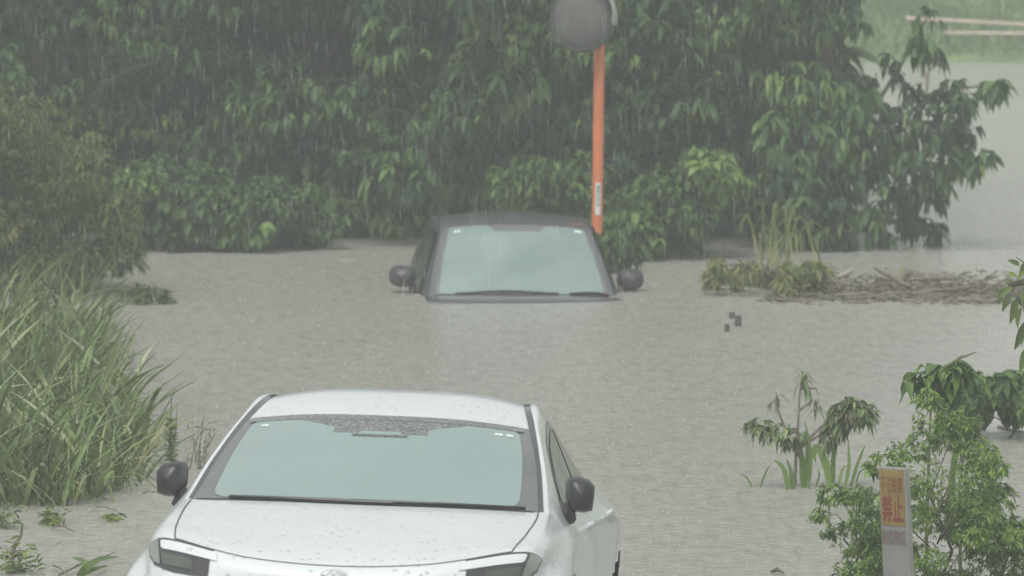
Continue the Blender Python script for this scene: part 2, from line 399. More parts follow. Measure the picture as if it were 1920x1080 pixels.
for chain in ([(1560, 330), (1640, 250), (1720, 200), (1790, 165), (1870, 160)], [(1570, 350), (1680, 290), (1760, 285), (1850, 300)], [(1590, 300), (1640, 200), (1690, 120), (1745, 20)], [(1570, 400), (1640, 400), (1700, 400), (1755, 432)],
              [(1650, 300), (1720, 330), (1770, 350)], [(1700, 230), (1760, 230), (1825, 245)]):
    mb.tube([PD(a, b, 50.3) for a, b in chain], [.03 - .024 * i / (len(chain) - 1) for i in range(len(chain))], 5)
for pr in (mb.build('trunk', M['bark'], root), link('crown', np_mesh('crown', *merge(parts)), M['leaf_dark'], root)): pr.matrix_parent_inverse = inv
tag(root, 'tree at the right end with loose branches hanging over pale open water', 'tree', G)

# darker woodland filling in behind the first row of trees
parts = bunches([(X(px, 55), 54.6 + random.uniform(0, 1.6), random.uniform(.1, 4.4)) for px in np.linspace(-350, 1500, 270)], .75, 24, 6, .34, tmean=.25)
o = link('woodland', np_mesh('woodland', *merge(parts)), M['leaf_dark']); tag(o, 'dense dark undergrowth behind the flooded row of trees', 'undergrowth', kind='stuff')

# bushes
tree('feathery_bush', 'olive green feathery bush behind the tall grass at left edge', 'bush', [(-120, 210), (40, 200), (150, 290), (205, 380), (228, 470), (205, 560), (-120, 560)], 84, 45.4, 1.2, .058, M['leaf_olive'], rad=.23, nb=80, nl=8, ratio=.24, down=.0, tmean=.5)
tree('creeper_bush', 'rounded dark green bush left of the dark car at water level', 'bush', [(230, 340), (330, 320), (420, 345), (540, 330), (600, 400), (620, 478), (240, 478)], 52, 49.75, 1.0, .085, M['leaf_mid'], rad=.2, nb=34, nl=6, ratio=.62, down=.3, tmean=.26, prof=PROF_ROUND)
tree('shrub', 'light green shrub behind the dark car at foot of the pole', 'bush', [(950, 320), (1050, 300), (1120, 285), (1170, 330), (1170, 400), (1100, 440), (960, 400)], 26, 49.7, .7, .10, M['leaf_mid'], rad=.18, nb=24, nl=6, ratio=.55, down=.3, tmean=.38)
tree('shrub', 'bright green climbing shrub right of the dark car mirror', 'bush', [(1140, 400), (1200, 360), (1260, 330), (1340, 280), (1360, 330), (1310, 420), (1330, 490), (1140, 490)], 34, 48.9, .9, .10, M['leaf_mid'], rad=.17, nb=26, nl=6, ratio=.55, down=.4, tmean=.46)
tree('low_shrub', 'drowned low shrub poking out right of the olive bush', 'bush', [(236, 558), (300, 552), (320, 570), (236, 574)], 7, 44.9, .3, .07, M['leaf_olive'], rad=.07, nb=12, nl=5, ratio=.25, down=0, tmean=.3)

tree('shrub', 'small leafy shrub in front of the bottom of the orange pole', 'bush', [(1118, 455), (1170, 440), (1185, 488), (1120, 488)], 9, 47.7, .25, .085, M['leaf_mid'], rad=.10, nb=14, nl=5, ratio=.55, down=.4, tmean=.35)

# tall grass at left
N = 4600
bpx = []; 
while len(bpx) < N:
    py = random.uniform(610, 950); edge = np.interp(py, [600, 700, 800, 860, 905, 950], [175, 215, 262, 282, 270, 130])
    px = random.uniform(-260, edge)
    bpx.append((px, py))
B = np.array([list(PZ(px, py)) for px, py in bpx]); B[:, 2] = -.05
edge_f = np.clip((np.array([p[0] for p in bpx]) + 40) / 330, 0, 1)
tuft = np.sin(B[:, 0] * 9 + B[:, 1] * 2.0)
az = rng.uniform(-pi, pi, N); az = np.where(rng.uniform(size=N) < .10, rng.normal(-.2, .8, N), az); lean = rng.uniform(.03, .48, N) + edge_f * .05
d = np.stack([np.cos(az) * lean, np.sin(az) * lean - .05, np.ones(N)], 1)
Lg = rng.uniform(.5, 1.05, N) * (1 - .36 * edge_f); 
curl = np.stack([np.cos(az), np.sin(az), np.zeros(N)], 1) * rng.uniform(.05, .4, N)[:, None]
tt = np.clip(rng.normal(.45, .26, N) + tuft * .16, 0, .88); tt = np.where(rng.uniform(size=N) < .11, rng.uniform(.88, 1, N), tt)
V, Q, T = ribbons(B, d, Lg, rng.uniform(.010, .032, N), rng.uniform(.1, 1.25, N), tt, nt=8, prof=PROF_BLADE, fold=.3, curl=curl)
o = link('tall_grass', np_mesh('tall_grass', V, Q, T), M['grass']); tag(o, 'tall arching green grass leaning over the flood at left', 'grass', kind='stuff')

def stems(chains, r, mat, name, parent, n=5):
    mb = MB()
    for ch in chains: mb.tube(ch, [r * (1 - .75 * i / (len(ch) - 1)) for i in range(len(ch))], n)
    return mb.build(name, mat, parent)
def at_root(root, parts):
    for p in parts: p.matrix_parent_inverse = Matrix.Translation(-root.location)

# yellow-green spike and dry stalks beside the white car
root = empty('weed', PZ(322, 872)); D = DW(872)
c = [[PZ(322, 872), PD(318, 820, D), PD(322, 740, D), PD(330, 728, D)], [PZ(322, 872), PD(330, 800, D), PD(332, 760, D)]]
p1 = stems(c, .006, M['stem'], 'stem', root)
pts = np.array([list(PD(random.gauss(320, 4), random.uniform(785, 865), D)) for _ in range(160)])
V, Q, T = ribbons(pts, rng.normal(size=(160, 3)) * [1, 1, .3] + [0, 0, .5], .045, .012, .2, rng.uniform(.2, .8, 160))
at_root(root, [p1, link('leaves', np_mesh('leaves', V, Q, T), M['leaf_bright'], root)])
tag(root, 'upright yellow-green weed with curled tip beside the tall grass', 'weed')
root = empty('dry_stalks', PZ(365, 880)); D = DW(880)
c = []
for k in range(10):
    x = random.uniform(345, 385); x2 = x + random.uniform(-12, 35); t = random.uniform(770, 830)
    c.append([PZ(x, 880), PD((x + x2) / 2 - 3, (880 + t) / 2, D), PD(x2, t, D)])
p1 = stems(c, .004, M['driftwood'], 'stem', root)
pts = np.array([list(PD(random.uniform(345, 400), random.uniform(790, 870), D)) for _ in range(60)])
V, Q, T = ribbons(pts, rng.normal(size=(60, 3)) + [0, 0, .6], .05, .008, .3, rng.uniform(0, .6, 60))
at_root(root, [p1, link('leaves', np_mesh('leaves', V, Q, T), M['leaf_wilt'], root)])
tag(root, 'thin drooping dry stalks standing in water behind the left car mirror', 'weed')

# weeds at bottom left
for (px, py, sz, lab, mt, n) in ((100, 985, 22, 'small yellow-green weed at the waterline near bottom left', 'leaf_bright', 90), (212, 978, 11, 'tiny yellow leaf tuft floating between grass and white car', 'leaf_bright', 26),
                            (10, 990, 30, 'brown green weed tangle under the tall grass at left border', 'leaf_wilt', 80), (30, 1075, 45, 'yellowish grass tuft in the bottom left corner', 'leaf_bright', 110)):
    D = DW(py); root = empty('water_weed', PZ(px, py))
    pts = np.array([list(PD(px + random.gauss(0, sz * .5), py - abs(random.gauss(0, sz * .6)), D + random.uniform(-.1, .1))) for _ in range(n)])
    V, Q, T = ribbons(pts, rng.normal(size=(n, 3)) * [1, 1, .5] + [0, 0, .6], .07, .014, .4, rng.uniform(0, 1, n))
    lf = link('leaves', np_mesh('leaves', V, Q, T), M[mt], root)
    st = stems([[PZ(px + random.gauss(0, 4), py), PD(px + random.gauss(0, sz * .4), py - sz * .6, D), PD(px + random.gauss(0, sz), py - sz * 1.3, D)] for _ in range(6)], .003, M['stem'], 'stem', root)
    at_root(root, [lf, st]); tag(root, lab, 'weed')
# bent leaf in the water near the front of the white car
root = empty('bent_grass', PZ(150, 1078)); ch = []
pts = [PZ(145, 1080, .0), PZ(165, 1062, .06), PZ(190, 1047, .07), PZ(225, 1044, .02)]
def blade(mb, pts, wd):
    pts = [Vector(p) for p in pts]; vs = []
    m_ = []
    for i in range(len(pts) - 1):
        for k in range(4): 
            t = k / 4; p0 = pts[max(i - 1, 0)]; p1 = pts[i]; p2 = pts[i + 1]; p3 = pts[min(i + 2, len(pts) - 1)]
            m_.append(.5 * ((2 * p1) + (p2 - p0) * t + (2 * p0 - 5 * p1 + 4 * p2 - p3) * t * t + (3 * p1 - p0 - 3 * p2 + p3) * t ** 3))
    m_.append(pts[-1]); n = len(m_)
    for i, p in enumerate(m_):
        t = (m_[min(i + 1, n - 1)] - m_[max(i - 1, 0)]).normalized(); s = t.cross(Vector((0, -1, .2))).normalized(); f_ = i / (n - 1)
        ww = wd * .5 * min(1, .5 + f_ * 2) * (1 - f_ ** 3) + .0005
        vs += [p - s * ww + Vector((0, -.25 * ww, 0)), p, p + s * ww + Vector((0, -.25 * ww, 0))]
    fs = []
    for i in range(n - 1):
        a = i * 3; fs += [(a, a + 1, a + 4, a + 3), (a + 1, a + 2, a + 5, a + 4)]
    mb.add(vs, fs)
def flat_tint(o, v):
    a = o.data.attributes.new('tint', 'FLOAT', 'POINT'); a.data.foreach_set('value', np.full(len(o.data.vertices), v, dtype=np.float32))
mb = MB(); bl = []
for c_, w_ in ((pts, .035), ([PZ(148, 1080), PZ(160, 1055, .05), PZ(135, 1045, .03)], .03), ([PZ(150, 1080), PZ(180, 1066, .04), PZ(205, 1060, .02)], .02)):
    mb = MB(); blade(mb, c_, w_); bl.append(mb.build('blade', M['leaf_bright'], root)); flat_tint(bl[-1], .5)
at_root(root, bl); tag(root, 'bent yellow-green leaf blade in shallow water left of the headlight', 'grass blade')
twigs = [((110, 1078), (215, 1035), .006, 'long thin straight twig in the water at bottom left'), ((20, 1050), (42, 985), .011, 'dark grey upright stick at bottom left corner'), ((105, 985), (140, 998), .006, 'short dark twig near the yellow weed'),
         ((180, 950), (222, 958), .005, 'thin twig floating at the foot of the tall grass'), ((268, 925), (292, 923), .005, 'short curved twig left of the black car mirror'), ((100, 1060), (128, 1080), .005, 'crooked twig on the bottom edge left of the leaf blade')]
for a, b, r, lab in twigs:
    p, q = PZ(*a, .02), PZ(*b, .03)
    if 'upright' in lab: p, q = PZ(*a), PD(b[0], b[1], DW(a[1]))
    mb = MB(); mb.tube([p, p.lerp(q, .4) + Vector((0, 0, .01)), p.lerp(q, .7) + Vector((.01, 0, .0)), q], [r, r * .9, r * .7, r * .4], 6)
    tag(mb.build('twig', M['driftwood']), lab, 'twig')

# wilted sapling and reed blades in front right
D = DW(915); root = empty('wilted_sapling', PZ(1500, 912))
P = lambda x, y, dy=0: PD(x, y, D + dy)
ch = [[P(1490, 910), P(1493, 840), P(1497, 780), P(1500, 725), P(1505, 695)], [P(1492, 845), P(1540, 800), P(1575, 780), P(1602, 755)], [P(1492, 845), P(1530, 820), P(1560, 800)], [P(1494, 850), P(1470, 800), P(1455, 760), P(1455, 735)],
      [P(1500, 728), P(1530, 728), P(1535, 740)], [P(1494, 842), P(1440, 805), P(1410, 790)], [P(1497, 770), P(1525, 750)]]
st = stems(ch, .011, M['driftwood'], 'stem', root)
parts = bunches([tuple(P(1410, 797)), tuple(P(1432, 800)), tuple(P(1460, 808)), tuple(P(1478, 820))], .055, 13, 5, .05, ratio=.36, down=.5, tmean=.45)
parts += bunches([tuple(P(1605, 762)), tuple(P(1590, 768)), tuple(P(1575, 778)), tuple(P(1615, 775))], .07, 24, 5, .055, ratio=.36, down=.55, tmean=.6)
parts += bunches([tuple(P(1562, 800)), tuple(P(1556, 825)), tuple(P(1566, 815))], .045, 9, 5, .055, ratio=.35, down=1.0, tmean=.3)
parts += bunches([tuple(P(1458, 742)), tuple(P(1452, 755)), tuple(P(1530, 745)), tuple(P(1528, 762))], .03, 3, 4, .05, ratio=.2, down=.9, tmean=.1)
parts += bunches([tuple(P(1507, 700)), tuple(P(1506, 712))], .016, 6, 4, .06, ratio=.22, down=1.2, tmean=.6)
parts += bunches([tuple(P(1486, 835)), tuple(P(1500, 820)), tuple(P(1474, 826))], .045, 8, 4, .04, ratio=.3, down=.8, tmean=.4)
at_root(root, [st, link('crown', np_mesh('crown', *merge(parts)), M['leaf_wilt'], root)]); tag(root, 'wilted sapling with drooping leaf bunches standing in the water at right', 'sapling')
root = empty('reed_clump', PZ(1510, 915)); 
blades = [([(1478, 918), (1470, 880), (1450, 862)], .030), ([(1487, 918), (1483, 885), (1475, 860)], .026), ([(1508, 912), (1505, 870), (1500, 835)], .045), ([(1512, 912), (1516, 860), (1512, 800)], .040), ([(1516, 912), (1520, 850), (1508, 788)], .02),
          ([(1556, 910), (1548, 870), (1532, 838), (1526, 850), (1530, 868)], .045), ([(1560, 910), (1562, 870), (1565, 820)], .03), ([(1585, 908), (1592, 870), (1590, 825)], .02), ([(1595, 908), (1608, 870), (1622, 835)], .02), ([(1572, 908), (1580, 880), (1590, 872)], .016),
          ([(1556, 912), (1562, 880), (1556, 862)], .012), ([(1604, 915), (1612, 885), (1640, 870)], .01), ([(1425, 912), (1436, 885), (1446, 870)], .01), ([(1410, 910), (1400, 895), (1385, 890)], .01), ([(1530, 908), (1536, 890), (1532, 880)], .01)]
bl = []
for ch, wd in blades:
    mb = MB(); dd_ = D + random.uniform(-.08, .08); blade(mb, [PD(x, y + (4 if i == 0 else 0), dd_) for i, (x, y) in enumerate(ch)], wd)
    bl.append(mb.build('blade', M['leaf_mid'], root)); flat_tint(bl[-1], random.uniform(.55, .95))
at_root(root, bl); tag(root, 'cluster of thick upright green reed blades around the wilted sapling', 'reed')

# big shrub in the lower right corner
tree('leafy_shrub', 'large bushy shrub with small leaves around the white sign post', 'shrub', [(1640, 790), (1700, 740), (1740, 700), (1790, 770), (1840, 850), (1890, 900), (1880, 950), (1935, 1010), (1935, 1150), (1570, 1150), (1600, 1000), (1650, 900)], 98, 28.2, .9, .026, M['leaf_mid'],
     rad=.09, nb=44, nl=6, ratio=.42, down=-.15, tmean=.82, foot=Vector((X(1750, 28.6), 28.6, 0)))
tree('leafy_shrub', 'low sprawling green branch of small leaves left of the sign post', 'shrub', [(1560, 920), (1640, 900), (1640, 1000), (1640, 1140), (1570, 1140), (1600, 1040), (1530, 960)], 24, 28.6, .5, .026, M['leaf_mid'],
     rad=.06, nb=36, nl=6, ratio=.42, down=-.1, tmean=.75)
tree('leafy_shrub', 'slender upright leafy stems at right border below the vines', 'shrub', [(1830, 850), (1870, 860), (1885, 960), (1925, 1000), (1925, 1080), (1850, 1060)], 14, 29.2, .4, .05, M['leaf_bright'],
     rad=.06, nb=14, nl=5, ratio=.3, down=-.2, tmean=.25)
D = 29.5; root = empty('vine', PD(1730, 1100, D)); 
P = lambda x, y, dy=0: PD(x, y, D + dy)
ch = [[P(1735, 1100), P(1740, 900), P(1745, 760), P(1770, 690), P(1805, 665)], [P(1745, 760), P(1725, 715), P(1700, 710)], [P(1770, 690), P(1800, 672), P(1830, 660)], [P(1800, 1080), P(1800, 900), P(1815, 770)]]
st = stems(ch, .010, M['stem'], 'stem', root)
parts = bunches([tuple(P(*q)) for q in ((1702, 712), (1722, 705), (1740, 702), (1755, 690), (1790, 690), (1800, 700), (1775, 720), (1760, 740), (1735, 725), (1815, 690))], .035, 5, 3, .07, ratio=.65, down=.5, tmean=.55, prof=PROF_ROUND)
mb = MB(); blade(mb, [P(1775, 1000), P(1790, 860), P(1810, 750)], .035)
b_ = mb.build('blade', M['leaf_bright'], root); flat_tint(b_, .5)
at_root(root, [st, b_, link('leaves', np_mesh('leaves', *merge(parts)), M['leaf_mid'], root)]); tag(root, 'broad-leaved vine climbing above the shrub behind the sign', 'vine')
tree('creeper', 'mat of broad round vine leaves on the water at right border', 'vine', [(1760, 720), (1800, 710), (1860, 708), (2050, 705), (2050, 775), (1780, 775)], 52, 35.6, .6, .062, M['leaf_mid'],
     rad=.06, nb=14, nl=4, ratio=.75, down=.8, tmean=.5, prof=PROF_ROUND)

# branch reaching in from the right edge
D = 31.0; root = empty('overhanging_tree', (X(2250, 31), 31, 0)); P = lambda x, y, dy=0: PD(x, y, D + dy)
st = stems([[Vector((X(2250, 31), 31, -.6)), Vector((X(2240, 31), 31, 1.2)), Vector((X(2230, 31), 31, 2.6)), Vector((X(2200, 31), 31, 4.0))], [P(2240, 520), P(2050, 500), P(1960, 520), P(1890, 535)], [P(2240, 620), P(2060, 600), P(1950, 590), P(1905, 560)], [P(2240, 350), P(2100, 380), P(1990, 470)]], .05, M['bark'], 'trunk', root, 7)
tw = stems([[P(1990, 515), P(1930, 500), P(1905, 482)]], .008, M['bark'], 'twig', root); tw2 = stems([[P(1950, 590), P(1925, 610), P(1915, 650)]], .008, M['bark'], 'twig', root)
lf = [(1912, 498, -.5, .3, .075), (1915, 510, .2, 1, .06), (1902, 530, -1, -.1, .07), (1898, 538, -.8, -.5, .085), (1880, 540, -.3, -1, .08), (1908, 560, -.35, -1, .12), (1925, 600, -.5, -1, .15), (1915, 575, -.2, -1, .10), (1930, 650, -.45, -1, .13), (1905, 520, -.6, .5, .06),
      (1910, 550, .3, -1, .09), (1925, 540, 0, -1, .1), (1935, 580, .1, -1, .11), (1920, 525, .5, -.3, .1), (1895, 552, -.5, -.9, .09), (1935, 620, 0, -1, .12)]
for k in range(140): lf.append((random.uniform(1935, 2200), random.uniform(380, 700), random.gauss(0, .5), -1, random.uniform(.08, .13)))
for k in range(900): lf.append((random.uniform(2060, 2420), random.gauss(-20, 130), random.gauss(0, .8), -1, random.uniform(.10, .16)))
A = np.array([list(P(a, b, random.uniform(-.15, .15) if b > 350 else random.gauss(0, .4))) for a, b, *_ in lf]); dd_ = np.array([[c_, random.uniform(-.3, .1), e_] for a, b, c_, e_, l in lf])
V, Q, T = ribbons(A, dd_, np.array([l[4] for l in lf]), np.array([l[4] for l in lf]) * .42, .15, rng.uniform(.1, .9, len(lf)), nt=5, side=np.cross(dd_, [0, -1, .3]) + rng.normal(0, .3, (len(lf), 3)), fold=.35)
at_root(root, [st, tw, tw2, link('crown', np_mesh('crown', V, Q, T), M['leaf_bright'], root)]); tag(root, 'tree just outside the right border whose pointed leaves reach in', 'tree')

# reed clump and weeds on the floating raft
tree('drowned_weeds', 'yellow-green drowned weeds piled at the left end of the raft', 'weeds', [(1330, 500), (1420, 485), (1520, 490), (1565, 510), (1500, 545), (1330, 535)], 40, 45.4, 1.3, .085, M['leaf_olive'], rad=.05, nb=10, nl=6, ratio=.25, down=.1, tmean=.75)
root = empty('reed_clump', PZ(1460, 500)); D = 47.2; bl = []
for k in range(30):
    x = random.gauss(1462, 32); y1 = random.uniform(370, 450); lx = random.gauss(0, 22)
    ch = [PD(x, 505, D + random.uniform(-.3, .3)), PD(x + lx * .4, (505 + y1) / 2, D), PD(x + lx, y1, D), PD(x + lx * 1.9, y1 + random.uniform(-10, 55), D)]
    mb = MB(); blade(mb, ch, random.uniform(.006, .016)); bl.append(mb.build('blade', M['leaf_olive'], root)); flat_tint(bl[-1], random.uniform(.6, 1))
at_root(root, bl); tag(root, 'clump of thin bent reeds rising out of the floating raft', 'reed')

# driftwood raft
def log(name, a, b, za, zb, ra, rb, mat, lab, group='driftwood floating in the raft'):
    p, q = PZ(*a, za), PZ(*b, zb); mb = MB(); n = 7; pts = []; rr = []
    for i in range(n):
        t = i / (n - 1); pts.append(p.lerp(q, t) + Vector((0, 0, random.gauss(0, ra * .25)))); rr.append((ra + (rb - ra) * t) * random.uniform(.88, 1.12))
    mb.tube(pts, rr, 9); return tag(mb.build(name, mat), lab, 'driftwood', group)
o = log('log', (1690, 512), (1830, 532), .075, -.03, .060, .035, M['driftwood'], 'thick tapering log with a pale sawn end, topmost in the raft')
mb = MB(); p = PZ(1690, 512, .075); q = PZ(1830, 532, -.03); dv = (q - p).normalized()
mb.tube([p - dv * .006, p - dv * .002], .052, 12); cut = mb.build('cut_end', M['wood_cut'], o)
log('branch', (1640, 503), (1720, 545), .12, 0, .014, .02, M['driftwood'], 'dark branch sloping down to the right, left of the log')
log('branch', (1558, 523), (1597, 508), .03, .07, .010, .018, M['driftwood_pale'], 'short pale stick pointing up beside the drowned weeds')
log('branch', (1500, 540), (1560, 524), .02, .02, .010, .008, M['driftwood_pale'], 'thin pale stick lying at left end of the raft')
log('branch', (1720, 550), (1825, 538), .04, .05, .016, .012, M['driftwood'], 'dark straight branch lying level under the log')
log('branch', (1760, 532), (1890, 534), .02, .02, .016, .012, M['driftwood_pale'], 'long level pale pole right of the log')
log('branch', (1775, 562), (1930, 565), .02, .02, .022, .018, M['driftwood'], 'dark pole along the front edge of the raft at right')
log('branch', (1830, 552), (1880, 528), .02, .06, .014, .010, M['driftwood'], 'short dark branch near the overhanging leaves')
N = 380
parts = []
mb = MB()
for k in range(N):
    y = random.triangular(515, 571, 556); x = random.uniform(max(1440, 1440 + (560 - y) * 1.5), 1960)
    if x < 1520 and y < 535: continue
    p = PZ(x, y, random.uniform(-.005, .03)); L = random.uniform(.05, .4); a = random.gauss(0, .8)
    q = p + Vector((cos(a) * L, sin(a) * L * .8, random.gauss(0, .018))); r = random.uniform(.003, .012)
    mb.tube([p, p.lerp(q, .5) + Vector((0, 0, random.gauss(0, .012))), q], [r, r * .9, r * .5], 4)
o = mb.build('driftwood_litter', M['driftwood']);
K = 2600; ly = rng.triangular(512, 558, 571, K); lx = rng.uniform(1400, 1990, K); kp = lx > 1440 + (562 - ly) * 1.6; ly, lx = ly[kp], lx[kp]; K = len(lx)
A = np.array([list(PZ(a, b)) for a, b in zip(lx, ly)]); A[:, 2] = rng.uniform(0, .04, K)
lit = link('leaf_litter', np_mesh('leaf_litter', *ribbons(A, rng.normal(size=(K, 3)) * [1, 1, .25], rng.uniform(.03, .08, K), rng.uniform(.01, .025, K), .1, rng.uniform(0, .75, K))), M['litter']); tag(lit, 'brown and green leaf litter matted in the floating raft', 'leaves', kind='stuff')
tag(o, 'raft of brown twigs and reed litter floating at right', 'debris', kind='stuff')
for (a, b, lab) in (((1872, 800), (1930, 812), 'curved twig floating in front of the vine mat at right'), ((1822, 806), (1845, 804), 'short twig floating under the vine mat at right'), ((1860, 907), (1885, 922), 'small twig in the water at the far right below the vines')):
    p, q = PZ(*a, .01), PZ(*b, .01); mb = MB(); mb.tube([p, p.lerp(q, .5) + Vector((0, -.05, 0)), q], [.012, .009, .005], 6); tag(mb.build('twig', M['driftwood']), lab, 'twig')
mb = MB(); p, q = PZ(1445, 1072, .01), PZ(1470, 1074, .01); mb.tube([p, p.lerp(q, .5) + Vector((0, 0, .015)), q], [.006, .014, .004], 6); tag(mb.build('twig', M['driftwood']), 'dark scrap of bark floating at the bottom edge right of the white car', 'twig')
mb = MB(); p, q = PZ(636, 489, .0), PZ(664, 487, .0); mb.tube([p, p.lerp(q, .5), q], [.004, .010, .004], 6); tag(mb.build('driftwood_stick', M['driftwood_pale']), 'pale stick floating far off left of the dark car', 'driftwood')

# three posts showing above the water
for px, py, h, r, lab in ((1363, 622, 14, .018, 'smallest dark post top, nearest and leftmost of three'), (1384, 612, 20, .025, 'tallest and rightmost of three dark post tops'), (1373, 597, 12, .024, 'rearmost short wide dark post top of three')):
    p = PZ(px, py); s = p.y / F; mb = MB(); z = h * s
    mb.lathe([(r, -.6), (r, z - .006), (r * .85, z), (0.0005, z + .003)], Matrix.Translation(p), 14)
    tag(mb.build('post', M['post']), lab, 'post', 'post tops showing above the water')

# ------------------------------------------------------------------ mirror pole
D = 48.2; base = PD(1119.5, 440, D); top = PD(1124.5, 20, D)
root = empty('traffic_mirror', (base.x, base.y, 0)); inv = Matrix.Translation(-root.location)
M['orange'] = simple('orange', (.70, .20, .08), .5, var=.1, scale=6, coat=.15)
d_ = (top - base); b0 = base - d_ * 1.2; t0 = base + d_ * 1.5
mb = MB(); mb.tube([b0, base, top, t0], .043, 20); pole = mb.build('pole', M['orange'], root)
mb = MB(); c = t0; mb.lathe([(.0005, .05), (.03, .045), (.045, .02), (.045, 0)], Matrix.Translation(c), 16); capo = mb.build('pole_cap', M['black_trim'], root)
mc = PD(1092, 34, D - .18); Rm = Matrix.Translation(mc) @ Euler((radians(78), 0, radians(-14))).to_matrix().to_4x4()
M['mirror_face'] = simple('mirror_face', (.075, .077, .072), .6, var=.1, scale=3)
M['mirror_back'] = simple('mirror_back', (.06, .062, .058), .9)
M['white_rim'] = simple('white_rim', (.42, .43, .41), .5, var=.08)
mb = MB(); mb.lathe([(.0005, .05), (.10, .045), (.18, .032), (.245, .006), (.25, 0)], Rm, 40); face = mb.build('mirror_face', M['mirror_face'], root)
mb = MB(); mb.lathe([(.25, .0), (.25, .015), (.262, .018), (.268, .01), (.268, -.04), (.22, -.06), (.0005, -.07)], Rm, 40); hous = mb.build('housing', M['mirror_back'], root)
mb = MB()       # curved rain hood over the upper part
prof = []; nseg = 24
vs = []; fs = []
for i in range(nseg + 1):
    a = radians(-12 + 95 * i / nseg)
    for r, h in ((.272, -.02), (.276, .13), (.281, .13), (.281, -.02)): vs.append(Rm @ Vector((r * cos(a), r * sin(a), h)))
for i in range(nseg):
    for k in range(4): fs.append((i * 4 + k, i * 4 + (k + 1) % 4, (i + 1) * 4 + (k + 1) % 4, (i + 1) * 4 + k))
fs += [(0, 1, 2, 3), (nseg * 4 + 3, nseg * 4 + 2, nseg * 4 + 1, nseg * 4)]
mb.add(vs, fs); hood = mb.build('hood', M['white_rim'], root)
mb = MB(); mb.box(mc.lerp(PD(1126, 22, D), .5) + Vector((0, .06, 0)), (.16, .05, .04)); arm = mb.build('bracket', M['black_trim'], root, smooth=False)
mb = MB(); sp = PD(1115, 372, D - .047); sp2 = PD(1115, 342, D); hgt = 60 * D / F
vs = []; fs = []
for i in range(5):
    a = radians(-118 + 52 * i / 4 + 6); 
    for z in (-hgt / 2, hgt / 2):
        ctr = base.lerp(top, (440 - 372) / 420.0); off = d_.normalized() * z
        vs.append(ctr + off + Vector((.0445 * cos(a), .0445 * sin(a), 0)))
        vs.append(ctr + off + Vector((.0458 * cos(a), .0458 * sin(a), 0)))
for i in range(4):
    a = i * 4; b = a + 4; fs += [(a + 1, b + 1, b + 3, a + 3), (a, a + 2, b + 2, b), (a, b, b + 1, a + 1), (a + 2, a + 3, b + 3, b + 2)]
fs += [(0, 1, 3, 2), (16, 18, 19, 17)]
mb.add(vs, fs); lab = mb.build('label_plate', M['sticker'], root, smooth=False)
M['print'] = simple('print', (.16, .18, .19), .6)
def text_mesh(s, size, name, w=.022):
    cu = bpy.data.curves.new(name, 'FONT'); cu.body = s; cu.size = size; cu.align_x = 'CENTER'; cu.align_y = 'CENTER'; cu.offset = size * w
    o = bpy.data.objects.new(name, cu); COL.objects.link(o); bpy.context.view_layer.update()
    me = bpy.data.meshes.new_from_object(o.evaluated_get(bpy.context.evaluated_depsgraph_get())); bpy.data.objects.remove(o); return me
ang = radians(-118 + 26 + 6)
for i, ch in enumerate('道路反射鏡'):
    me = text_mesh(ch, .032, 'lettering'); ctr = base.lerp(top, (440 - 372) / 420.0) + d_.normalized() * (hgt * (.38 - .14 * i))
    o = link('lettering', me, M['print'], lab, smooth=False); r_ = Vector((cos(ang), sin(ang), 0))
    o.matrix_world = Matrix.Translation(ctr + r_ * .0472) @ Euler((pi / 2, 0, ang + pi / 2)).to_matrix().to_4x4()
    o.matrix_parent_inverse = Matrix.Identity(4); mw = o.matrix_world.copy()
    o.matrix_basis = inv.inverted() @ mw if False else mw
for pr in (pole, capo, face, hous, hood, arm, lab): pr.matrix_parent_inverse = inv
tag(root, 'round grey traffic mirror on an orange pole behind the dark car', 'traffic mirror')

# ------------------------------------------------------------------ pipe railing on the far bank
D = 82.3
M['rail'] = simple('rail', (.62, .50, .42), .6, var=.15, scale=5)
root = empty('railing', PD(1800, 100, D)); prs = []
for (x0, y0, x1, y1, r) in ((1698, 34, 2100, 56, .024), (1772, 62, 2100, 64, .024)):
    mb = MB(); a = PD(x0, y0, D); b = PD(x1, y1, D); mb.tube([a, a.lerp(b, .5), b], r, 10); prs.append(mb.build('rail', M['rail'], root))
for x in (1776, 1945, 2095):
    mb = MB(); a = PD(x, 45, D + .03); b = PD(x, 118, D + .03); mb.tube([a, b], .022, 8); prs.append(mb.build('post', M['bark'], root))
at_root(root, prs); tag(root, 'pinkish two-pipe railing on the grassy far bank at top right', 'railing')
D = 51.5; root = empty('broken_branch', PD(1740, 190, D)); st = stems([[PD(1735, 190, D), PD(1742, 130, D), PD(1740, 85, D)], [PD(1742, 130, D), PD(1760, 120, D), PD(1768, 108, D)], [PD(1739, 150, D), PD(1725, 110, D)]], .018, M['driftwood_pale'], 'stick', root)
at_root(root, [st]); tag(root, 'bare pinkish broken branch caught in the top of the right tree', 'branch')

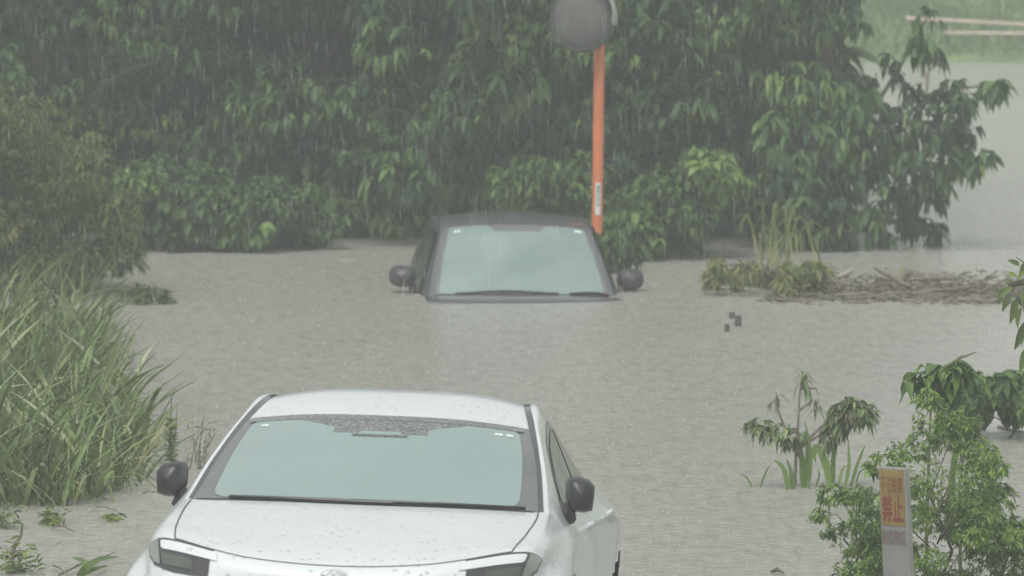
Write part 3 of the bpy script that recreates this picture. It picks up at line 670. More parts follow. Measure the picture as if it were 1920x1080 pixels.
# ------------------------------------------------------------------ white sign post
D = 27.6; a = PD(1688, 1140, D); b = PD(1676, 876, D); s = D / F
root = empty('sign_post', (a.x, a.y, 0))
zax = (b - a).normalized(); yaw = radians(45); 
nrmv = Vector((sin(-yaw), -cos(yaw), 0)); xax = zax.cross(-nrmv).normalized() * -1
xax = Vector((cos(yaw), -sin(yaw), 0)); xax = (xax - zax * xax.dot(zax)).normalized(); yax = zax.cross(xax)
R3 = Matrix((xax, yax, zax)).transposed()
M['sign_white'] = simple('sign_white', (.235, .24, .225), .5, var=.14, scale=8, coat=.2)
M['sign_yellow'] = simple('sign_yellow', (.26, .185, .06), .5, var=.12, scale=14)
M['sign_red'] = simple('sign_red', (.20, .045, .035), .5, var=.15, scale=30)
M['sign_red_faded'] = simple('sign_red_faded', (.19, .10, .095), .5, var=.2, scale=30)
L = (b - a).length + 1.2; mid = b - zax * (L / 2); W_ = 68 * s
mb = MB(); mb.box(mid, (W_, .035, L), R3); post = mb.build('panel', M['sign_white'], root, smooth=False)
bm_ = post.modifiers.new('b', 'BEVEL'); bm_.width = .006; bm_.segments = 2
prs = [post]
def onsign(u, v, off): return b + xax * u - zax * v - yax * (.0175 + off)     # v downwards from the top
yc = onsign(0, (6 + 108) / 2 * s, .0015); mb = MB(); mb.box(yc, (60 * s, .003, 106 * s), R3); prs.append(mb.build('yellow_panel', M['sign_yellow'], root, smooth=False))
def sign_text(sx, v, h, wtot, mat):
    me = text_mesh(sx, .1, 'lettering', (.022 if len(sx) == 2 else 0.0)); xs = [q.co.x for q in me.vertices]; ysx = [q.co.y for q in me.vertices]
    x0, x1, y0, y1 = min(xs), max(xs), min(ysx), max(ysx)
    for q in me.vertices:
        u = ((q.co.x - (x0 + x1) / 2) / (x1 - x0)) * wtot; vv = ((q.co.y - (y0 + y1) / 2) / (y1 - y0)) * h
        q.co = onsign(u, v - vv, .0045)
    prs.append(link('lettering', me, mat, root, smooth=False))
sign_text('不法投棄', 32 * s, 31 * s, 55 * s, M['sign_red'])
sign_text('禁止', 78 * s, 53 * s, 54 * s, M['sign_red'])
sign_text('重点監視地区', 132 * s, 28 * s, 62 * s, M['sign_red_faded'])
at_root(root, prs); tag(root, 'white sign post with yellow panel and red warning characters', 'sign')

# ------------------------------------------------------------------ cars
def cr(p0, p1, p2, p3, t):
    return tuple(.5 * (2 * b + (c - a) * t + (2 * a - 5 * b + 4 * c - d) * t * t + (3 * b - a - 3 * c + d) * t ** 3) for a, b, c, d in zip(p0, p1, p2, p3))
class Surf:
    def __init__(s, net): s.n = net; s.M = len(net)
    def row(s, i, v):
        r = s.n[i]; v = max(0, min(7.9999, v)); j = int(v); t = v - j
        g = lambda k: (-r[-k][0], r[-k][1], r[-k][2]) if k < 0 else r[min(k, 8)]
        return cr(g(j - 1), g(j), g(j + 1), g(j + 2), t)
    def p(s, u, v):
        sg = -1 if v < 0 else 1; v = abs(v); u = max(0, min(s.M - 1.0001, u)); i = int(u); t = u - i
        g = lambda k: s.row(max(0, min(s.M - 1, k)), v)
        q = cr(g(i - 1), g(i), g(i + 1), g(i + 2), t); return Vector((q[0] * sg, q[1], q[2]))
    def nor(s, u, v):
        e = .02; du = s.p(u + e, v) - s.p(u - e, v); dv = s.p(u, v + e) - s.p(u, v - e)
        n = dv.cross(du); return n.normalized() if n.length > 1e-9 else Vector((0, 0, 1))
    def off(s, u, v, o): return s.p(u, v) + s.nor(u, v) * o
    def patch(s, mb, u0, u1, v0, v1, nu, nv, off=0.0, cut=None, fu=None):
        vs = []; fs = []
        for i in range(nu + 1):
            u = u0 + (u1 - u0) * i / nu
            a = v0(u) if callable(v0) else v0; b = v1(u) if callable(v1) else v1
            for j in range(nv + 1):
                v = a + (b - a) * j / nv; uu = fu(u, v) if fu else u
                vs.append(s.off(uu, v, off) if off else s.p(uu, v))
        W = nv + 1
        for i in range(nu):
            for j in range(nv):
                q = (i * W + j, i * W + j + 1, (i + 1) * W + j + 1, (i + 1) * W + j)
                if cut and cut(sum((vs[k] for k in q), Vector()) / 4): continue
                fs.append(q)
        mb.add(vs, fs)
    def line(s, root, uv, wd=.0055, off=.0025, steps=14):     # thin dark strip lying along the surface
        mb = MB()
        pts = []
        for (a, b) in zip(uv[:-1], uv[1:]):
            for k in range(steps): t = k / steps; pts.append((a[0] + (b[0] - a[0]) * t, a[1] + (b[1] - a[1]) * t))
        pts.append(uv[-1]); P3 = [s.off(u, v, off) for u, v in pts]; vs = []
        for i, (u, v) in enumerate(pts):
            t = (P3[min(i + 1, len(P3) - 1)] - P3[max(i - 1, 0)]).normalized(); sd = t.cross(s.nor(u, v)).normalized()
            vs += [P3[i] - sd * wd / 2, P3[i] + sd * wd / 2]
        mb.add(vs, [(2 * i, 2 * i + 1, 2 * i + 3, 2 * i + 2) for i in range(len(P3) - 1)]); mb.build('panel_seam', M['seam'], root)

def wheel(root, x, y, r, sgn):
    Mw = Matrix.Translation((x, y, r)) @ Euler((0, sgn * pi / 2, 0)).to_matrix().to_4x4()
    e = MB(); e.lathe([(r * .66, -.10), (r * .94, -.11), (r, -.08), (r, .08), (r * .94, .105), (r * .66, .10)], Mw, 40); ty = e.build('tyre', M['rubber'], None)
    e = MB(); e.lathe([(r * .68, -.1), (r * .62, -.02), (r * .62, .07), (r * .68, .1), (r * .66, .107), (r * .60, .08), (r * .58, .02), (.0005, .02)], Mw, 40)
    for k in range(5):
        a = 2 * pi * k / 5; p0 = Mw @ Vector((.03 * cos(a), .03 * sin(a), .06)); p1 = Mw @ Vector((r * .62 * cos(a), r * .62 * sin(a), .08)); e.tube([p0, p1], [.035, .022], 6)
    e.lathe([(.06, .02), (.06, .07), (.0005, .08)], Mw, 16)
    wh = empty('wheel'); wh.parent = root; ri = e.build('rim', M['rim'], wh); ty.parent = wh

BOXY = [(1, .5), (.6, .86), (-.1, 1), (-.8, .95), (-1, .6), (-.95, -.2), (-.62, -.95), (.3, -1), (.88, -.88), (.98, -.1)]
def mirror(root, cx, cy_, cz, sg, size, base_pt, rounded, mat, foot=None):
    """door mirror: hollow-backed shell; front (towards -y) is the painted side."""
    w_, h_ = size; e = MB(); nu, nv = 12, 20; vs = []; fs = []
    ex = 2.6 if rounded else 4.5
    for i in range(nu + 1):
        t = i / nu                                # from the domed front towards the flat glass side
        yy = -.075 + .15 * t; sc = (1 - (1 - t) ** 2.4) ** (.45 if rounded else .22) if t > 0 else .001
        for j in range(nv):
            a = 2 * pi * j / nv; ca, sa = cos(a), sin(a)
            rr = (abs(ca) ** ex + abs(sa) ** ex) ** (-1 / ex)
            xx = rr * ca * w_ / 2 * sc; zz = rr * sa * h_ / 2 * sc
            if not rounded:
                k_ = j / nv * len(BOXY); i0 = int(k_); f_ = k_ - i0; a0, b0_ = BOXY[i0 % len(BOXY)], BOXY[(i0 + 1) % len(BOXY)]
                xx = (a0[0] + (b0_[0] - a0[0]) * f_) * w_ / 2 * sc * sg; zz = (a0[1] + (b0_[1] - a0[1]) * f_) * h_ / 2 * sc
            vs.append((cx + xx + sg * .02 * (1 - t), cy_ + yy + sg * xx * .25, cz + zz))
    for i in range(nu):
        for j in range(nv): fs.append((i * nv + j, i * nv + (j + 1) % nv, (i + 1) * nv + (j + 1) % nv, (i + 1) * nv + j))
    fs.append(tuple(nu * nv + j for j in range(nv)))
    e.add(vs, fs); m_ = e.build('door_mirror', mat, root, sharp=60)
    e = MB(); e.tube([Vector(base_pt), Vector((cx - sg * w_ * .35, cy_ + .02, cz - h_ * .32))], [.04, .028], 8); e.build('mirror_arm', M['black_trim'], m_)
    e = MB(); e.box((cx, cy_ + .079, cz), (w_ * .8, .004, h_ * .75)); e.build('mirror_glass', M['chrome'], m_, smooth=False)
    return m_

# ---- white car (nose towards the camera)
NW = [
 [(0,.08,.18),(.35,.10,.18),(.62,.17,.18),(.72,.24,.18),(.76,.28,.18),(.79,.32,.18),(.81,.36,.18),(.82,.40,.18),(.82,.44,.18)],
 [(0,0,.42),(.35,.03,.42),(.63,.13,.42),(.75,.22,.43),(.79,.27,.41),(.82,.32,.38),(.835,.37,.33),(.84,.42,.26),(.83,.47,.19)],
 [(0,.02,.64),(.35,.05,.645),(.64,.18,.665),(.755,.30,.69),(.795,.36,.64),(.825,.42,.55),(.845,.46,.45),(.85,.5,.32),(.84,.55,.19)],
 [(0,.085,.742),(.36,.13,.762),(.68,.34,.818),(.775,.44,.805),(.815,.50,.74),(.845,.54,.64),(.86,.58,.5),(.86,.6,.35),(.845,.62,.19)],
 [(0,.50,.868),(.36,.53,.872),(.70,.66,.882),(.785,.72,.868),(.835,.76,.79),(.862,.78,.68),(.87,.8,.55),(.868,.8,.36),(.85,.8,.19)],
 [(0,1.00,.965),(.36,1.03,.966),(.715,1.17,.958),(.775,1.22,.943),(.832,1.24,.885),(.862,1.24,.79),(.87,1.24,.6),(.866,1.24,.38),(.845,1.24,.19)],
 [(0,1.09,.992),(.36,1.12,.990),(.708,1.27,.980),(.766,1.33,.972),(.822,1.33,.905),(.858,1.33,.80),(.868,1.33,.6),(.864,1.33,.38),(.845,1.33,.19)],
 [(0,1.55,1.170),(.34,1.58,1.165),(.665,1.71,1.145),(.715,1.76,1.130),(.812,1.76,.925),(.850,1.76,.82),(.862,1.76,.6),(.858,1.76,.38),(.84,1.76,.19)],
 [(0,2.02,1.322),(.31,2.04,1.316),(.600,2.15,1.285),(.660,2.20,1.262),(.803,2.2,.945),(.846,2.2,.84),(.862,2.2,.6),(.858,2.2,.38),(.84,2.2,.19)],
 [(0,2.60,1.412),(.31,2.60,1.406),(.54,2.62,1.368),(.628,2.64,1.335),(.805,2.6,.965),(.850,2.6,.855),(.862,2.6,.62),(.858,2.6,.38),(.84,2.6,.19)],
 [(0,3.20,1.385),(.30,3.20,1.378),(.51,3.20,1.338),(.610,3.2,1.300),(.815,3.2,.99),(.868,3.2,.875),(.878,3.2,.64),(.865,3.2,.38),(.84,3.2,.19)],
 [(0,3.85,1.235),(.28,3.85,1.23),(.530,3.82,1.205),(.600,3.8,1.165),(.805,3.75,1.01),(.882,3.72,.885),(.892,3.72,.66),(.872,3.72,.38),(.845,3.7,.19)],
 [(0,4.38,1.045),(.30,4.37,1.04),(.56,4.32,1.02),(.66,4.26,1.0),(.78,4.20,.975),(.862,4.15,.88),(.875,4.12,.64),(.855,4.1,.38),(.83,4.1,.19)],
 [(0,4.58,.92),(.35,4.56,.92),(.62,4.50,.915),(.72,4.44,.90),(.80,4.38,.86),(.84,4.34,.76),(.845,4.32,.58),(.83,4.3,.38),(.81,4.28,.19)],
 [(0,4.60,.55),(.35,4.58,.55),(.62,4.52,.55),(.72,4.47,.54),(.78,4.42,.52),(.81,4.39,.48),(.82,4.37,.40),(.81,4.35,.32),(.79,4.34,.20)],
 [(0,4.50,.22),(.35,4.49,.22),(.60,4.45,.22),(.70,4.42,.22),(.75,4.40,.21),(.77,4.38,.21),(.78,4.36,.20),(.78,4.35,.20),(.78,4.34,.19)]]

def build_car(net, paintm, place, rot, refpt, target, spec):
    S = Surf(net); last = S.M - 1.001
    R = Euler(rot).to_matrix(); loc = Vector(target) - R @ Vector(refpt)
    root = empty(spec['name'], loc, rot); fa, ra, wr = spec['axles'][0], spec['axles'][1], spec['wr']
    def arch(c):
        return abs(c.x) > .6 and any((c.y - a) ** 2 + (c.z - wr) ** 2 < (wr + .045) ** 2 for a in (fa, ra)) and c.z < wr * 2 + .06
    mb = MB()
    for sg in (1, -1):
        S.patch(mb, 0, last, 2 * sg, 8 * sg, 190, 34, cut=arch)
    S.patch(mb, 0, 3, -2, 2, 30, 34)
    S.patch(mb, 5, 8.0, -2, 2, 30, 34)            # under the windscreen
    S.patch(mb, spec['roof_end'], last, -2, 2, 36, 34)
    body = mb.build('body', paintm, root)
    for sg in (1, -1):
        for a in (fa, ra):
            mb = MB()
            arcp = [Vector((sg * spec['archx'], a + (wr + .05) * cos(radians(t)), wr + (wr + .05) * sin(radians(t)))) for t in range(-30, 211, 10)]
            mb.tube(arcp, .042, 8)
            Mw = Matrix.Translation((sg * .60, a, wr)) @ Euler((0, sg * pi / 2, 0)).to_matrix().to_4x4()
            ar = mb.build('wheel_arch', spec['archmat'], root)
            mb = MB(); mb.lathe([(.0005, 0), (wr + .06, 0), (wr + .06, .22)], Mw, 30); mb.build('arch_liner', M['black_trim'], ar)
    mb = MB(); S.patch(mb, 3, 5, -2, 2, 26, 40); mb.build('hood', paintm, root)
    mb = MB(); S.patch(mb, 8, spec['roof_end'], -2, 2, 30, 30); mb.build('roof', paintm, root)
    # bottom pan
    mb = MB(); mb.box((0, 2.3 * spec['k'], .22), (1.5, 3.9 * spec['k'], .06)); mb.build('underbody', M['black_trim'], root, smooth=False)
    for sg in (1, -1):
        for a in (fa, ra): wheel(root, sg * spec['wx'], a, wr, sg)
    return S, root

SW = dict(name='parked_car', axles=(.92, 3.67), wr=.335, roof_end=11, archx=.845, archmat=M['white_paint'], k=1, wx=.755)
NW = [[(x * 1.037 * (1.02 if k >= 5 else 1), y, z + (.014 if i in (8,) else .036 if i in (9,) else .030 if i == 10 else .015 if i == 11 else 0) * (1 if k < 4 else 0)) for k, (x, y, z) in enumerate(row)] for i, row in enumerate(NW)]
for i_, dx in ((2, .03), (3, .035), (4, .02), (10, .012), (11, .02)): NW[i_] = [(x + (dx if k in (5, 6, 7) else 0), y, z) for k, (x, y, z) in enumerate(NW[i_])]
S, car = build_car(NW, M['white_paint'], None, (radians(-5.6), radians(1.7), radians(-4.4)), (0, .03, .70), PD(627, 1082, 24.6), SW)
tag(car, 'white hatchback parked nose up at the edge of the flood, rain beads on paint', 'car')
fr = MB(); S.patch(fr, 5.55, 8.02, lambda u: -2.02 if u < 7.98 else -1.98, lambda u: 2.02, 30, 40, off=.003); frit = fr.build('windscreen_surround', M['frit'], car)
def vlim(u):       # rounded lower corners of the clear glass
    a = 1.74
    if u < 6.25: a = 1.74 - .30 * (1 - sqrt(max(0, 1 - ((6.25 - u) / .42) ** 2)))
    if u > 7.75: a = 1.80 - .1 * (1 - sqrt(max(0, 1 - ((u - 7.75) / .12) ** 2)))
    elif u > 6.25: a = 1.74 + .06 * min(1, (u - 6.25) / 1.2)
    return a
e = MB(); S.patch(e, 5.84, 7.88, lambda u: -vlim(u), vlim, 60, 40, off=.006); e.build('windscreen', M['windscreen'], car)
e = MB(); S.patch(e, 7.86, 8.0, -1.90, 1.90, 6, 60, off=.0075)
# uneven lower edge of the tint band, with the sensor housing hanging from it
S.patch(e, 7.52, 7.85, lambda u: -.62 - .5 * max(0, (u - 7.66) / .19), lambda u: .62 + .5 * max(0, (u - 7.66) / .19), 20, 36, off=.0068)
e.build('tint_band', M['frit_wet'], car)
e = MB(); S.patch(e, 7.44, 7.70, lambda u: -.36 - .1 * (u - 7.44), lambda u: .36 + .1 * (u - 7.44), 10, 16, off=.0085); e.build('sensor_cover', M['frit_wet'], car)
e = MB(); S.patch(e, 7.475, 7.56, lambda u: -.30 + .5 * (u - 7.475), lambda u: .30 - .5 * (u - 7.475), 6, 12, off=.0100); e.build('sensor_window', M['windscreen'], car)
for (u, v) in ((7.70, -1.63), (7.68, 1.60), (7.68, 1.46)):
    e = MB(); S.patch(e, u, u + .055, v, v + .10, 3, 3, off=.0080); e.build('sticker', M['sticker'], car)
# seams
e = MB()
S.line(car, [(5.25, 2.0), (5.0, 2.03), (4.6, 2.06), (3.8, 2.03), (3.03, 1.98), (3.0, 1.6), (3.0, 0), (3.0, -1.6), (3.03, -1.98), (3.8, -2.03), (4.6, -2.06), (5.0, -2.03), (5.25, -2.0)], wd=.0055)
for sg in (1, -1):
    S.line(car, [(6.6, 4.15 * sg), (6.3, 5 * sg), (6.3, 6.5 * sg), (6.5, 7.4 * sg)]); S.line(car, [(9.15, 3.95 * sg), (9.15, 5 * sg), (9.25, 6.5 * sg), (9.2, 7.4 * sg)]); S.line(car, [(10.4, 4.2 * sg), (10.65, 5.2 * sg), (10.4, 6 * sg)])
    S.line(car, [(6.5, 7.4 * sg), (9.2, 7.4 * sg)])
for sg in (1, -1):
    e = MB(); S.patch(e, 5.75, 11, 2.02 * sg, lambda u, sg=sg: sg * (2.16 + .12 * max(0, min(1, u - 7.2))), 44, 3, off=.0035); e.build('roof_moulding', M['black_gloss'], car)
    # side glass: black surround then the panes
    lo = lambda u, sg=sg: sg * np.interp(u, [6.75, 7.0, 8.0, 10, 11.1], [3.82, 3.93, 3.95, 3.93, 3.6])
    hi = lambda u, sg=sg: sg * np.interp(u, [6.75, 7.2, 8, 9, 10, 11.1], [3.62, 3.28, 3.14, 3.12, 3.16, 3.55])
    e = MB(); S.patch(e, 6.75, 11.05, hi, lo, 44, 8, off=.003); e.build('window_surround', M['black_gloss'], car)
    for (a, b, nm) in ((6.95, 7.32, 'quarter_window'), (7.36, 9.05, 'side_window'), (9.2, 10.35, 'side_window'), (10.45, 10.85, 'quarter_window')):
        e = MB(); S.patch(e, a, b, lambda u, sg=sg: hi(u) + sg * .09, lambda u, sg=sg: lo(u) - sg * .07, 20, 8, off=.006); e.build(nm, M['side_glass'], car)
    for u in (8.65, 10.2):
        e = MB(); q = S.off(u, 4.75 * sg, .022); e.tube([q + Vector((0, -.11, 0)) - S.nor(u, 4.75 * sg) * .02, q + Vector((0, -.08, 0)), q + Vector((0, .08, 0)), q + Vector((0, .11, 0)) - S.nor(u, 4.75 * sg) * .02], [.010, .013, .013, .010], 8); e.build('door_handle', M['white_paint'], car)
    mirror(car, sg * .888, 1.63, 1.035, sg, (.125, .155), (sg * .845, 1.60, .93), False, M['black_trim'])
    # headlamp: dark lens, body-coloured bar across it, light strip
    e = MB(); S.patch(e, 2.10, 2.985, lambda u, sg=sg: sg * np.interp(u, [2.1, 2.6, 2.985], [1.5, 1.45, 1.40]), lambda u, sg=sg: sg * np.interp(u, [2.1, 2.4, 2.985], [2.9, 3.25, 3.35]), 30, 20, off=.004)
    hl = e.build('headlight', M['black_gloss'], car)
    e = MB(); S.patch(e, 2.18, 2.93, 2.52 * sg, lambda u, sg=sg: sg * np.interp(u, [2.1, 2.4, 2.985], [2.8, 3.12, 3.25]), 20, 8, off=.007); e.build('lens', M['lamp_lens'], hl)
    e = MB(); S.patch(e, 2.62, 2.90, lambda u, sg=sg: sg * 1.36, lambda u, sg=sg: sg * np.interp(u, [2.62, 2.66, 2.86, 2.9], [2.34, 2.42, 2.42, 2.34]), 16, 22, off=.0062); e.build('light_bar', M['white_paint'], hl)
    e = MB(); S.patch(e, 2.22, 2.50, 1.7 * sg, 2.4 * sg, 8, 14, off=.0075); e.build('reflector', M['lamp_dark'], hl)
    # wiper
# cowl and wipers
e = MB(); S.patch(e, 5.12, 5.62, -1.93, 1.93, 6, 40, off=.0045); e.build('cowl', M['black_trim'], car)
def wiper(S, car, u0, v0, u1, v1, lift=.03, r=.009):
    e = MB(); pts = [S.off(u0 + (u1 - u0) * t / 12, v0 + (v1 - v0) * t / 12, .015 + lift * sin(pi * t / 12)) for t in range(13)]
    e.tube(pts, [r * (1 - .4 * t / 12) for t in range(13)], 6)
    pts = [S.off(u1 + .05 + (u0 - u1) * .05 * t, v1 + (v0 - v1) * (.95 * t / 10), .014) for t in range(11)]
    e.tube(pts, [.007] * 11, 5); e.build('wiper', M['black_trim'], car)
wiper(S, car, 5.66, 1.8, 5.72, -.10, lift=.002, r=.008); wiper(S, car, 5.64, .35, 5.70, -1.5, lift=.0, r=.008)
# emblem: three nested ellipses on the nose
e = MB(); U0 = 2.38
def emb(cx, cz, rx, rz, r):
    pts = []
    for k in range(33):
        a = 2 * pi * k / 32; x = cx + rx * cos(a); z = cz + rz * sin(a); q = S.p(2.45, 0)
        pts.append(Vector((x, -.004 + .5 * x * x + (z - .6) * .22, z)))
    e.tube(pts, r, 6, caps=False)
EZ = .684
emb(0, EZ, .063, .043, .0055); emb(0, EZ + .012, .040, .013, .0045); emb(0, EZ - .001, .017, .037, .0045); e.build('emblem', M['chrome'], car)
e = MB(); S.patch(e, .35, 1.25, -1.7, 1.7, 12, 40, off=.004); e.build('lower_grille', M['black_trim'], car)
e = MB(); S.patch(e, 13.1, 13.45, -3.4, 3.4, 6, 50, off=.004); e.build('rear_light_bar', simple('tail_red', (.35, .02, .02), .2, coat=.8), car)
e = MB(); S.patch(e, 11.1, 12.0, -1.8, 1.8, 12, 24, off=.004); e.build('rear_window', M['side_glass'], car)
e = MB(); q = S.off(10.85, 0, .02); e.tube([q + Vector((0, -.03, -.02)), q + Vector((0, .0, .015)), q + Vector((0, .05, .03))], [.02, .014, .003], 8); e.build('antenna', M['chrome'], car)

# ---- dark car, sunk to its windscreen
ND = [
 [(0,.08,.2),(.35,.10,.2),(.60,.17,.2),(.70,.24,.2),(.74,.28,.2),(.77,.32,.2),(.79,.36,.2),(.80,.40,.2),(.80,.44,.2)],
 [(0,0,.45),(.35,.02,.45),(.62,.11,.45),(.73,.2,.46),(.77,.25,.43),(.80,.30,.39),(.815,.35,.33),(.82,.40,.27),(.81,.44,.2)],
 [(0,.03,.72),(.35,.05,.72),(.63,.14,.73),(.73,.24,.73),(.78,.30,.67),(.81,.36,.57),(.825,.42,.45),(.83,.46,.32),(.82,.5,.2)],
 [(0,.09,.82),(.35,.12,.825),(.63,.22,.84),(.73,.32,.84),(.79,.38,.77),(.815,.44,.66),(.83,.5,.5),(.83,.5,.35),(.82,.5,.2)],
 [(0,.42,.95),(.35,.44,.95),(.66,.50,.95),(.745,.56,.93),(.80,.60,.85),(.825,.62,.72),(.835,.62,.55),(.835,.62,.36),(.82,.62,.2)],
 [(0,.82,1.025),(.35,.84,1.022),(.665,.92,1.008),(.735,.98,.995),(.785,1.0,.93),(.825,1.0,.82),(.835,1,.6),(.835,1,.38),(.82,1,.2)],
 [(0,.90,1.045),(.35,.92,1.043),(.66,1.0,1.035),(.725,1.06,1.025),(.78,1.06,.95),(.825,1.06,.84),(.835,1.06,.6),(.835,1.06,.38),(.82,1.06,.2)],
 [(0,1.23,1.29),(.33,1.25,1.287),(.605,1.33,1.275),(.665,1.38,1.26),(.785,1.38,.98),(.828,1.38,.87),(.838,1.38,.6),(.835,1.38,.38),(.82,1.38,.2)],
 [(0,1.58,1.505),(.30,1.60,1.50),(.535,1.66,1.478),(.59,1.70,1.455),(.785,1.7,1.0),(.828,1.7,.88),(.838,1.7,.6),(.835,1.7,.38),(.82,1.7,.2)],
 [(0,2.15,1.590),(.30,2.15,1.578),(.530,2.16,1.54),(.592,2.17,1.505),(.785,2.15,1.02),(.83,2.15,.9),(.84,2.15,.6),(.835,2.15,.38),(.82,2.15,.2)],
 [(0,2.80,1.575),(.30,2.80,1.565),(.520,2.80,1.53),(.585,2.8,1.495),(.785,2.8,1.04),(.832,2.8,.92),(.842,2.8,.6),(.838,2.8,.38),(.82,2.8,.2)],
 [(0,3.45,1.50),(.28,3.45,1.49),(.50,3.43,1.46),(.57,3.4,1.42),(.76,3.35,1.06),(.82,3.32,.93),(.835,3.3,.62),(.83,3.3,.38),(.81,3.3,.2)],
 [(0,3.78,1.15),(.30,3.77,1.15),(.54,3.72,1.13),(.64,3.66,1.1),(.74,3.60,1.02),(.79,3.55,.9),(.81,3.52,.62),(.81,3.5,.38),(.80,3.5,.2)],
 [(0,3.90,.85),(.35,3.88,.85),(.60,3.82,.84),(.69,3.76,.83),(.75,3.7,.78),(.78,3.66,.7),(.79,3.64,.52),(.79,3.62,.36),(.78,3.6,.2)],
 [(0,3.90,.5),(.35,3.88,.5),(.60,3.83,.5),(.69,3.78,.49),(.74,3.74,.47),(.76,3.7,.43),(.77,3.68,.36),(.77,3.66,.3),(.77,3.65,.2)],
 [(0,3.82,.22),(.35,3.81,.22),(.58,3.78,.22),(.66,3.75,.22),(.70,3.72,.22),(.73,3.7,.21),(.74,3.68,.21),(.75,3.67,.2),(.75,3.66,.2)]]
SD = dict(name='submerged_car', axles=(.75, 3.25), wr=.30, roof_end=11, archx=.815, archmat=M['dark_paint'], k=.85, wx=.735)
ND = [[(x * (1.03 if i >= 9 and k in (2, 3) else 1), y, z + (.055 if i == 8 else .05 if i in (9, 10, 11) else .015 if i == 7 else .06 if i == 4 else .03 if i == 5 else .012 if i == 6 else 0) * (1 if k < 4 else 0)) for k, (x, y, z) in enumerate(row)] for i, row in enumerate(ND)]
S, car2 = build_car(ND, M['dark_paint'], None, (radians(-2.8), radians(.8), radians(4.3)), (0, .86, 1.03), PD(981, 558, 45.5), SD)
tag(car2, 'dark grey hatchback sunk up to its windscreen in muddy water', 'car')
e = MB(); S.patch(e, 5.5, 8.0, -2.0, 2.0, 30, 40, off=.003); e.build('windscreen_surround', M['frit'], car2)
def vl2(u):
    a = 1.86
    if u < 6.2: a = 1.86 - .16 * (1 - sqrt(max(0, 1 - ((6.2 - u) / .26) ** 2)))
    if u > 7.8: a = 1.86 - .12 * (1 - sqrt(max(0, 1 - ((u - 7.8) / .16) ** 2)))
    return a
e = MB(); S.patch(e, 5.96, 7.93, lambda u: -vl2(u), vl2, 60, 40, off=.006); e.build('windscreen', M['windscreen_far'], car2)
e = MB(); S.patch(e, 7.76, 7.94, lambda u: -.55 - .9 * (u - 7.76), lambda u: .55 + .9 * (u - 7.76), 8, 20, off=.008); e.build('mirror_tint_patch', M['frit'], car2)
for (u, v, dv) in ((7.74, -1.66, .09), (7.74, -1.54, .07), (7.77, 1.50, .24)):
    e = MB(); S.patch(e, u, u + .06, v, v + dv, 3, 3, off=.0085); e.build('sticker', M['sticker'], car2)
e = MB()
S.line(car2, [(5.25, 2.0), (3.8, 2.03), (3.03, 1.9), (3.0, 1.6), (3.0, 0), (3.0, -1.6), (3.03, -1.9), (3.8, -2.03), (5.25, -2.0)], wd=.008)
S.line(car2, [(8.02, -2), (8.02, 0), (8.02, 2)], wd=.012)
for sg in (1, -1):
    S.line(car2, [(5.4, 2.52 * sg), (6.5, 2.55 * sg), (8.0, 2.5 * sg), (11, 2.3 * sg)], wd=.012)
    S.line(car2, [(6.4, 4.15 * sg), (6.2, 5 * sg), (6.2, 7 * sg)]); S.line(car2, [(9.15, 3.95 * sg), (9.15, 7 * sg)])
for sg in (1, -1):
    lo = lambda u, sg=sg: sg * np.interp(u, [6.55, 7.0, 8.0, 10, 11.1], [3.85, 3.93, 3.95, 3.93, 3.75])
    hi = lambda u, sg=sg: sg * np.interp(u, [6.55, 7.2, 8, 9, 10, 11.1], [3.45, 3.16, 3.10, 3.10, 3.12, 3.35])
    e = MB(); S.patch(e, 6.55, 11.05, hi, lo, 44, 8, off=.003); e.build('window_surround', M['black_gloss'], car2)
    for (a, b, nm) in ((6.9, 9.05, 'side_window'), (9.2, 10.5, 'side_window'), (10.62, 10.95, 'quarter_window')):
        e = MB(); S.patch(e, a, b, lambda u, sg=sg: hi(u) + sg * .09, lambda u, sg=sg: lo(u) - sg * .07, 20, 8, off=.006); e.build(nm, M['side_glass'], car2)
    # rain guards over the windows
    e = MB(); S.patch(e, 7.2, 10.9, lambda u, sg=sg: hi(u) - sg * .02, lambda u, sg=sg: hi(u) + sg * .16, 40, 4, off=.02); e.build('rain_visor', M['black_gloss'], car2)
    for u in (8.75, 10.3):
        e = MB(); q = S.off(u, 4.8 * sg, .02); e.tube([q + Vector((0, -.1, 0)), q + Vector((0, .1, 0))], .013, 8); e.build('door_handle', M['dark_paint'], car2)
    mirror(car2, sg * (.86 if sg > 0 else .88), 1.36, 1.165 + (-.01 if sg > 0 else .0), sg, (.205, .165), (sg * .80, 1.34, 1.03), True, M['mirror_shell'])
    e = MB(); S.patch(e, 2.2, 3.2, 2.05 * sg, 3.6 * sg, 14, 14, off=.004); e.build('headlight', M['lamp_lens'], car2)
e = MB(); S.patch(e, 5.12, 5.62, -1.95, 1.95, 6, 40, off=.0045); e.build('cowl', M['black_trim'], car2)
def wiper2(u0, v0, v1, h):
    e = MB(); vs = []; n = 16
    for t in range(n + 1):
        f_ = t / n; v = v0 + (v1 - v0) * f_; up = 5.75 + h * sin(pi * f_)
        vs += [S.off(5.66, v, .012), S.off(up + .03, v, .02)]
    e.add(vs, [(2 * i, 2 * i + 1, 2 * i + 3, 2 * i + 2) for i in range(n)])
    e.tube([S.off(5.75 + h * sin(pi * t / n) + .04, v0 + (v1 - v0) * t / n, .026) for t in range(n + 1)], .009, 6); e.build('wiper', M['black_trim'], car2)
wiper2(5.7, -1.45, .75, .22); wiper2(5.7, 1.0, 1.95, .16)
e = MB(); S.patch(e, 11.08, 11.9, -1.8, 1.8, 12, 24, off=.004); e.build('rear_window', M['side_glass'], car2)
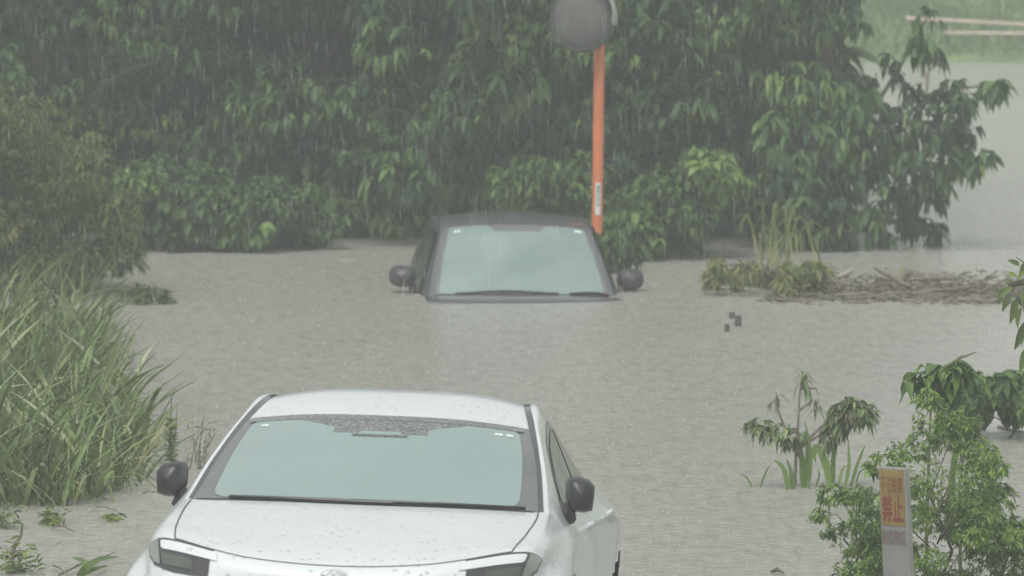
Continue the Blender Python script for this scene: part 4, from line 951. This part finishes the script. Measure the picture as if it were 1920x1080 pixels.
e = MB(); q = S.off(10.8, -.25, .01); e.tube([q, q + Vector((0, .06, .06)), q + Vector((0, .16, .10))], [.012, .006, .002], 6); e.build('antenna', M['black_trim'], car2)

# ------------------------------------------------------------------ rain and its splashes
mr, n_, b_ = mat_new('raindrop'); b_.inputs['Base Color'].default_value = (.8, .85, .83, 1); b_.inputs['Roughness'].default_value = .2; b_.inputs['Alpha'].default_value = .075
N = 8000
D_ = rng.uniform(26, 49.5, N); px = rng.uniform(-250, 2170, N); py = rng.uniform(-250, 900, N)
pts = np.array([list(PD(a, b, c)) for a, b, c in zip(px, py, D_)]); pts = pts[pts[:, 2] > .12]; N = len(pts)
Lr = rng.uniform(.03, .18, N); wr_ = rng.uniform(.0010, .0034, N)
tri = np.array([[0, 1, 0], [.87, -.5, 0], [-.87, -.5, 0]])
axis = np.array([.02, 0, -1.0])
V = np.zeros((N, 5, 3)); V[:, 0] = pts
V[:, 4] = pts + axis * Lr[:, None]
for k in range(3): V[:, 1 + k] = pts + axis * (Lr * .55)[:, None] + tri[k] * wr_[:, None]
q = np.array([(0, 1, 2), (0, 2, 3), (0, 3, 1), (4, 2, 1), (4, 3, 2), (4, 1, 3)])
Q = (np.arange(N)[:, None, None] * 5 + q[None]).reshape(-1, 3)
o = link('rain', np_mesh('rain', V.reshape(-1, 3), Q), mr); tag(o, 'heavy rain falling in fine vertical streaks', 'rain', kind='stuff')
ms, n_, b_ = mat_new('splash'); b_.inputs['Base Color'].default_value = (.78, .80, .76, 1); b_.inputs['Roughness'].default_value = .15; b_.inputs['Alpha'].default_value = .7
N = 4200
py = rng.uniform(500, 1090, N); px = rng.uniform(-100, 2000, N)
pts = np.array([list(PZ(a, b)) for a, b in zip(px, py)]); pts[:, 2] = rng.uniform(.002, .035, N)
r = rng.uniform(.0015, .0042, N); oc = np.array([[1, 0, 0], [-1, 0, 0], [0, 1, 0], [0, -1, 0], [0, 0, 1.3], [0, 0, -1.3]])
V = pts[:, None] + oc[None] * r[:, None, None]; q = np.array([(0, 2, 4), (2, 1, 4), (1, 3, 4), (3, 0, 4), (2, 0, 5), (1, 2, 5), (3, 1, 5), (0, 3, 5)])
Q = (np.arange(N)[:, None, None] * 6 + q[None]).reshape(-1, 3)
o = link('rain_splashes', np_mesh('rain_splashes', V.reshape(-1, 3), Q), ms); tag(o, 'tiny bright raindrop splashes over the muddy water', 'splash', kind='stuff')

# ------------------------------------------------------------------ rain haze
mb = MB(); mb.box((0, 100, 1.95), (1240, 1240, 7.9)); hz = mb.mesh('haze')
mh = bpy.data.materials.new('haze'); mh.use_nodes = True; nn = mh.node_tree; nn.nodes.clear()
pv = nn.nodes.new('ShaderNodeVolumePrincipled'); pv.inputs['Color'].default_value = (.90, .955, .93, 1); pv.inputs['Density'].default_value = .0041; pv.inputs['Anisotropy'].default_value = .2
oo = nn.nodes.new('ShaderNodeOutputMaterial'); nn.links.new(pv.outputs[0], oo.inputs['Volume'])
o = link('haze', hz, mh, smooth=False); o['kind'] = 'stuff'; o['label'] = 'pale rain haze hanging over the flood'; o['category'] = 'haze'
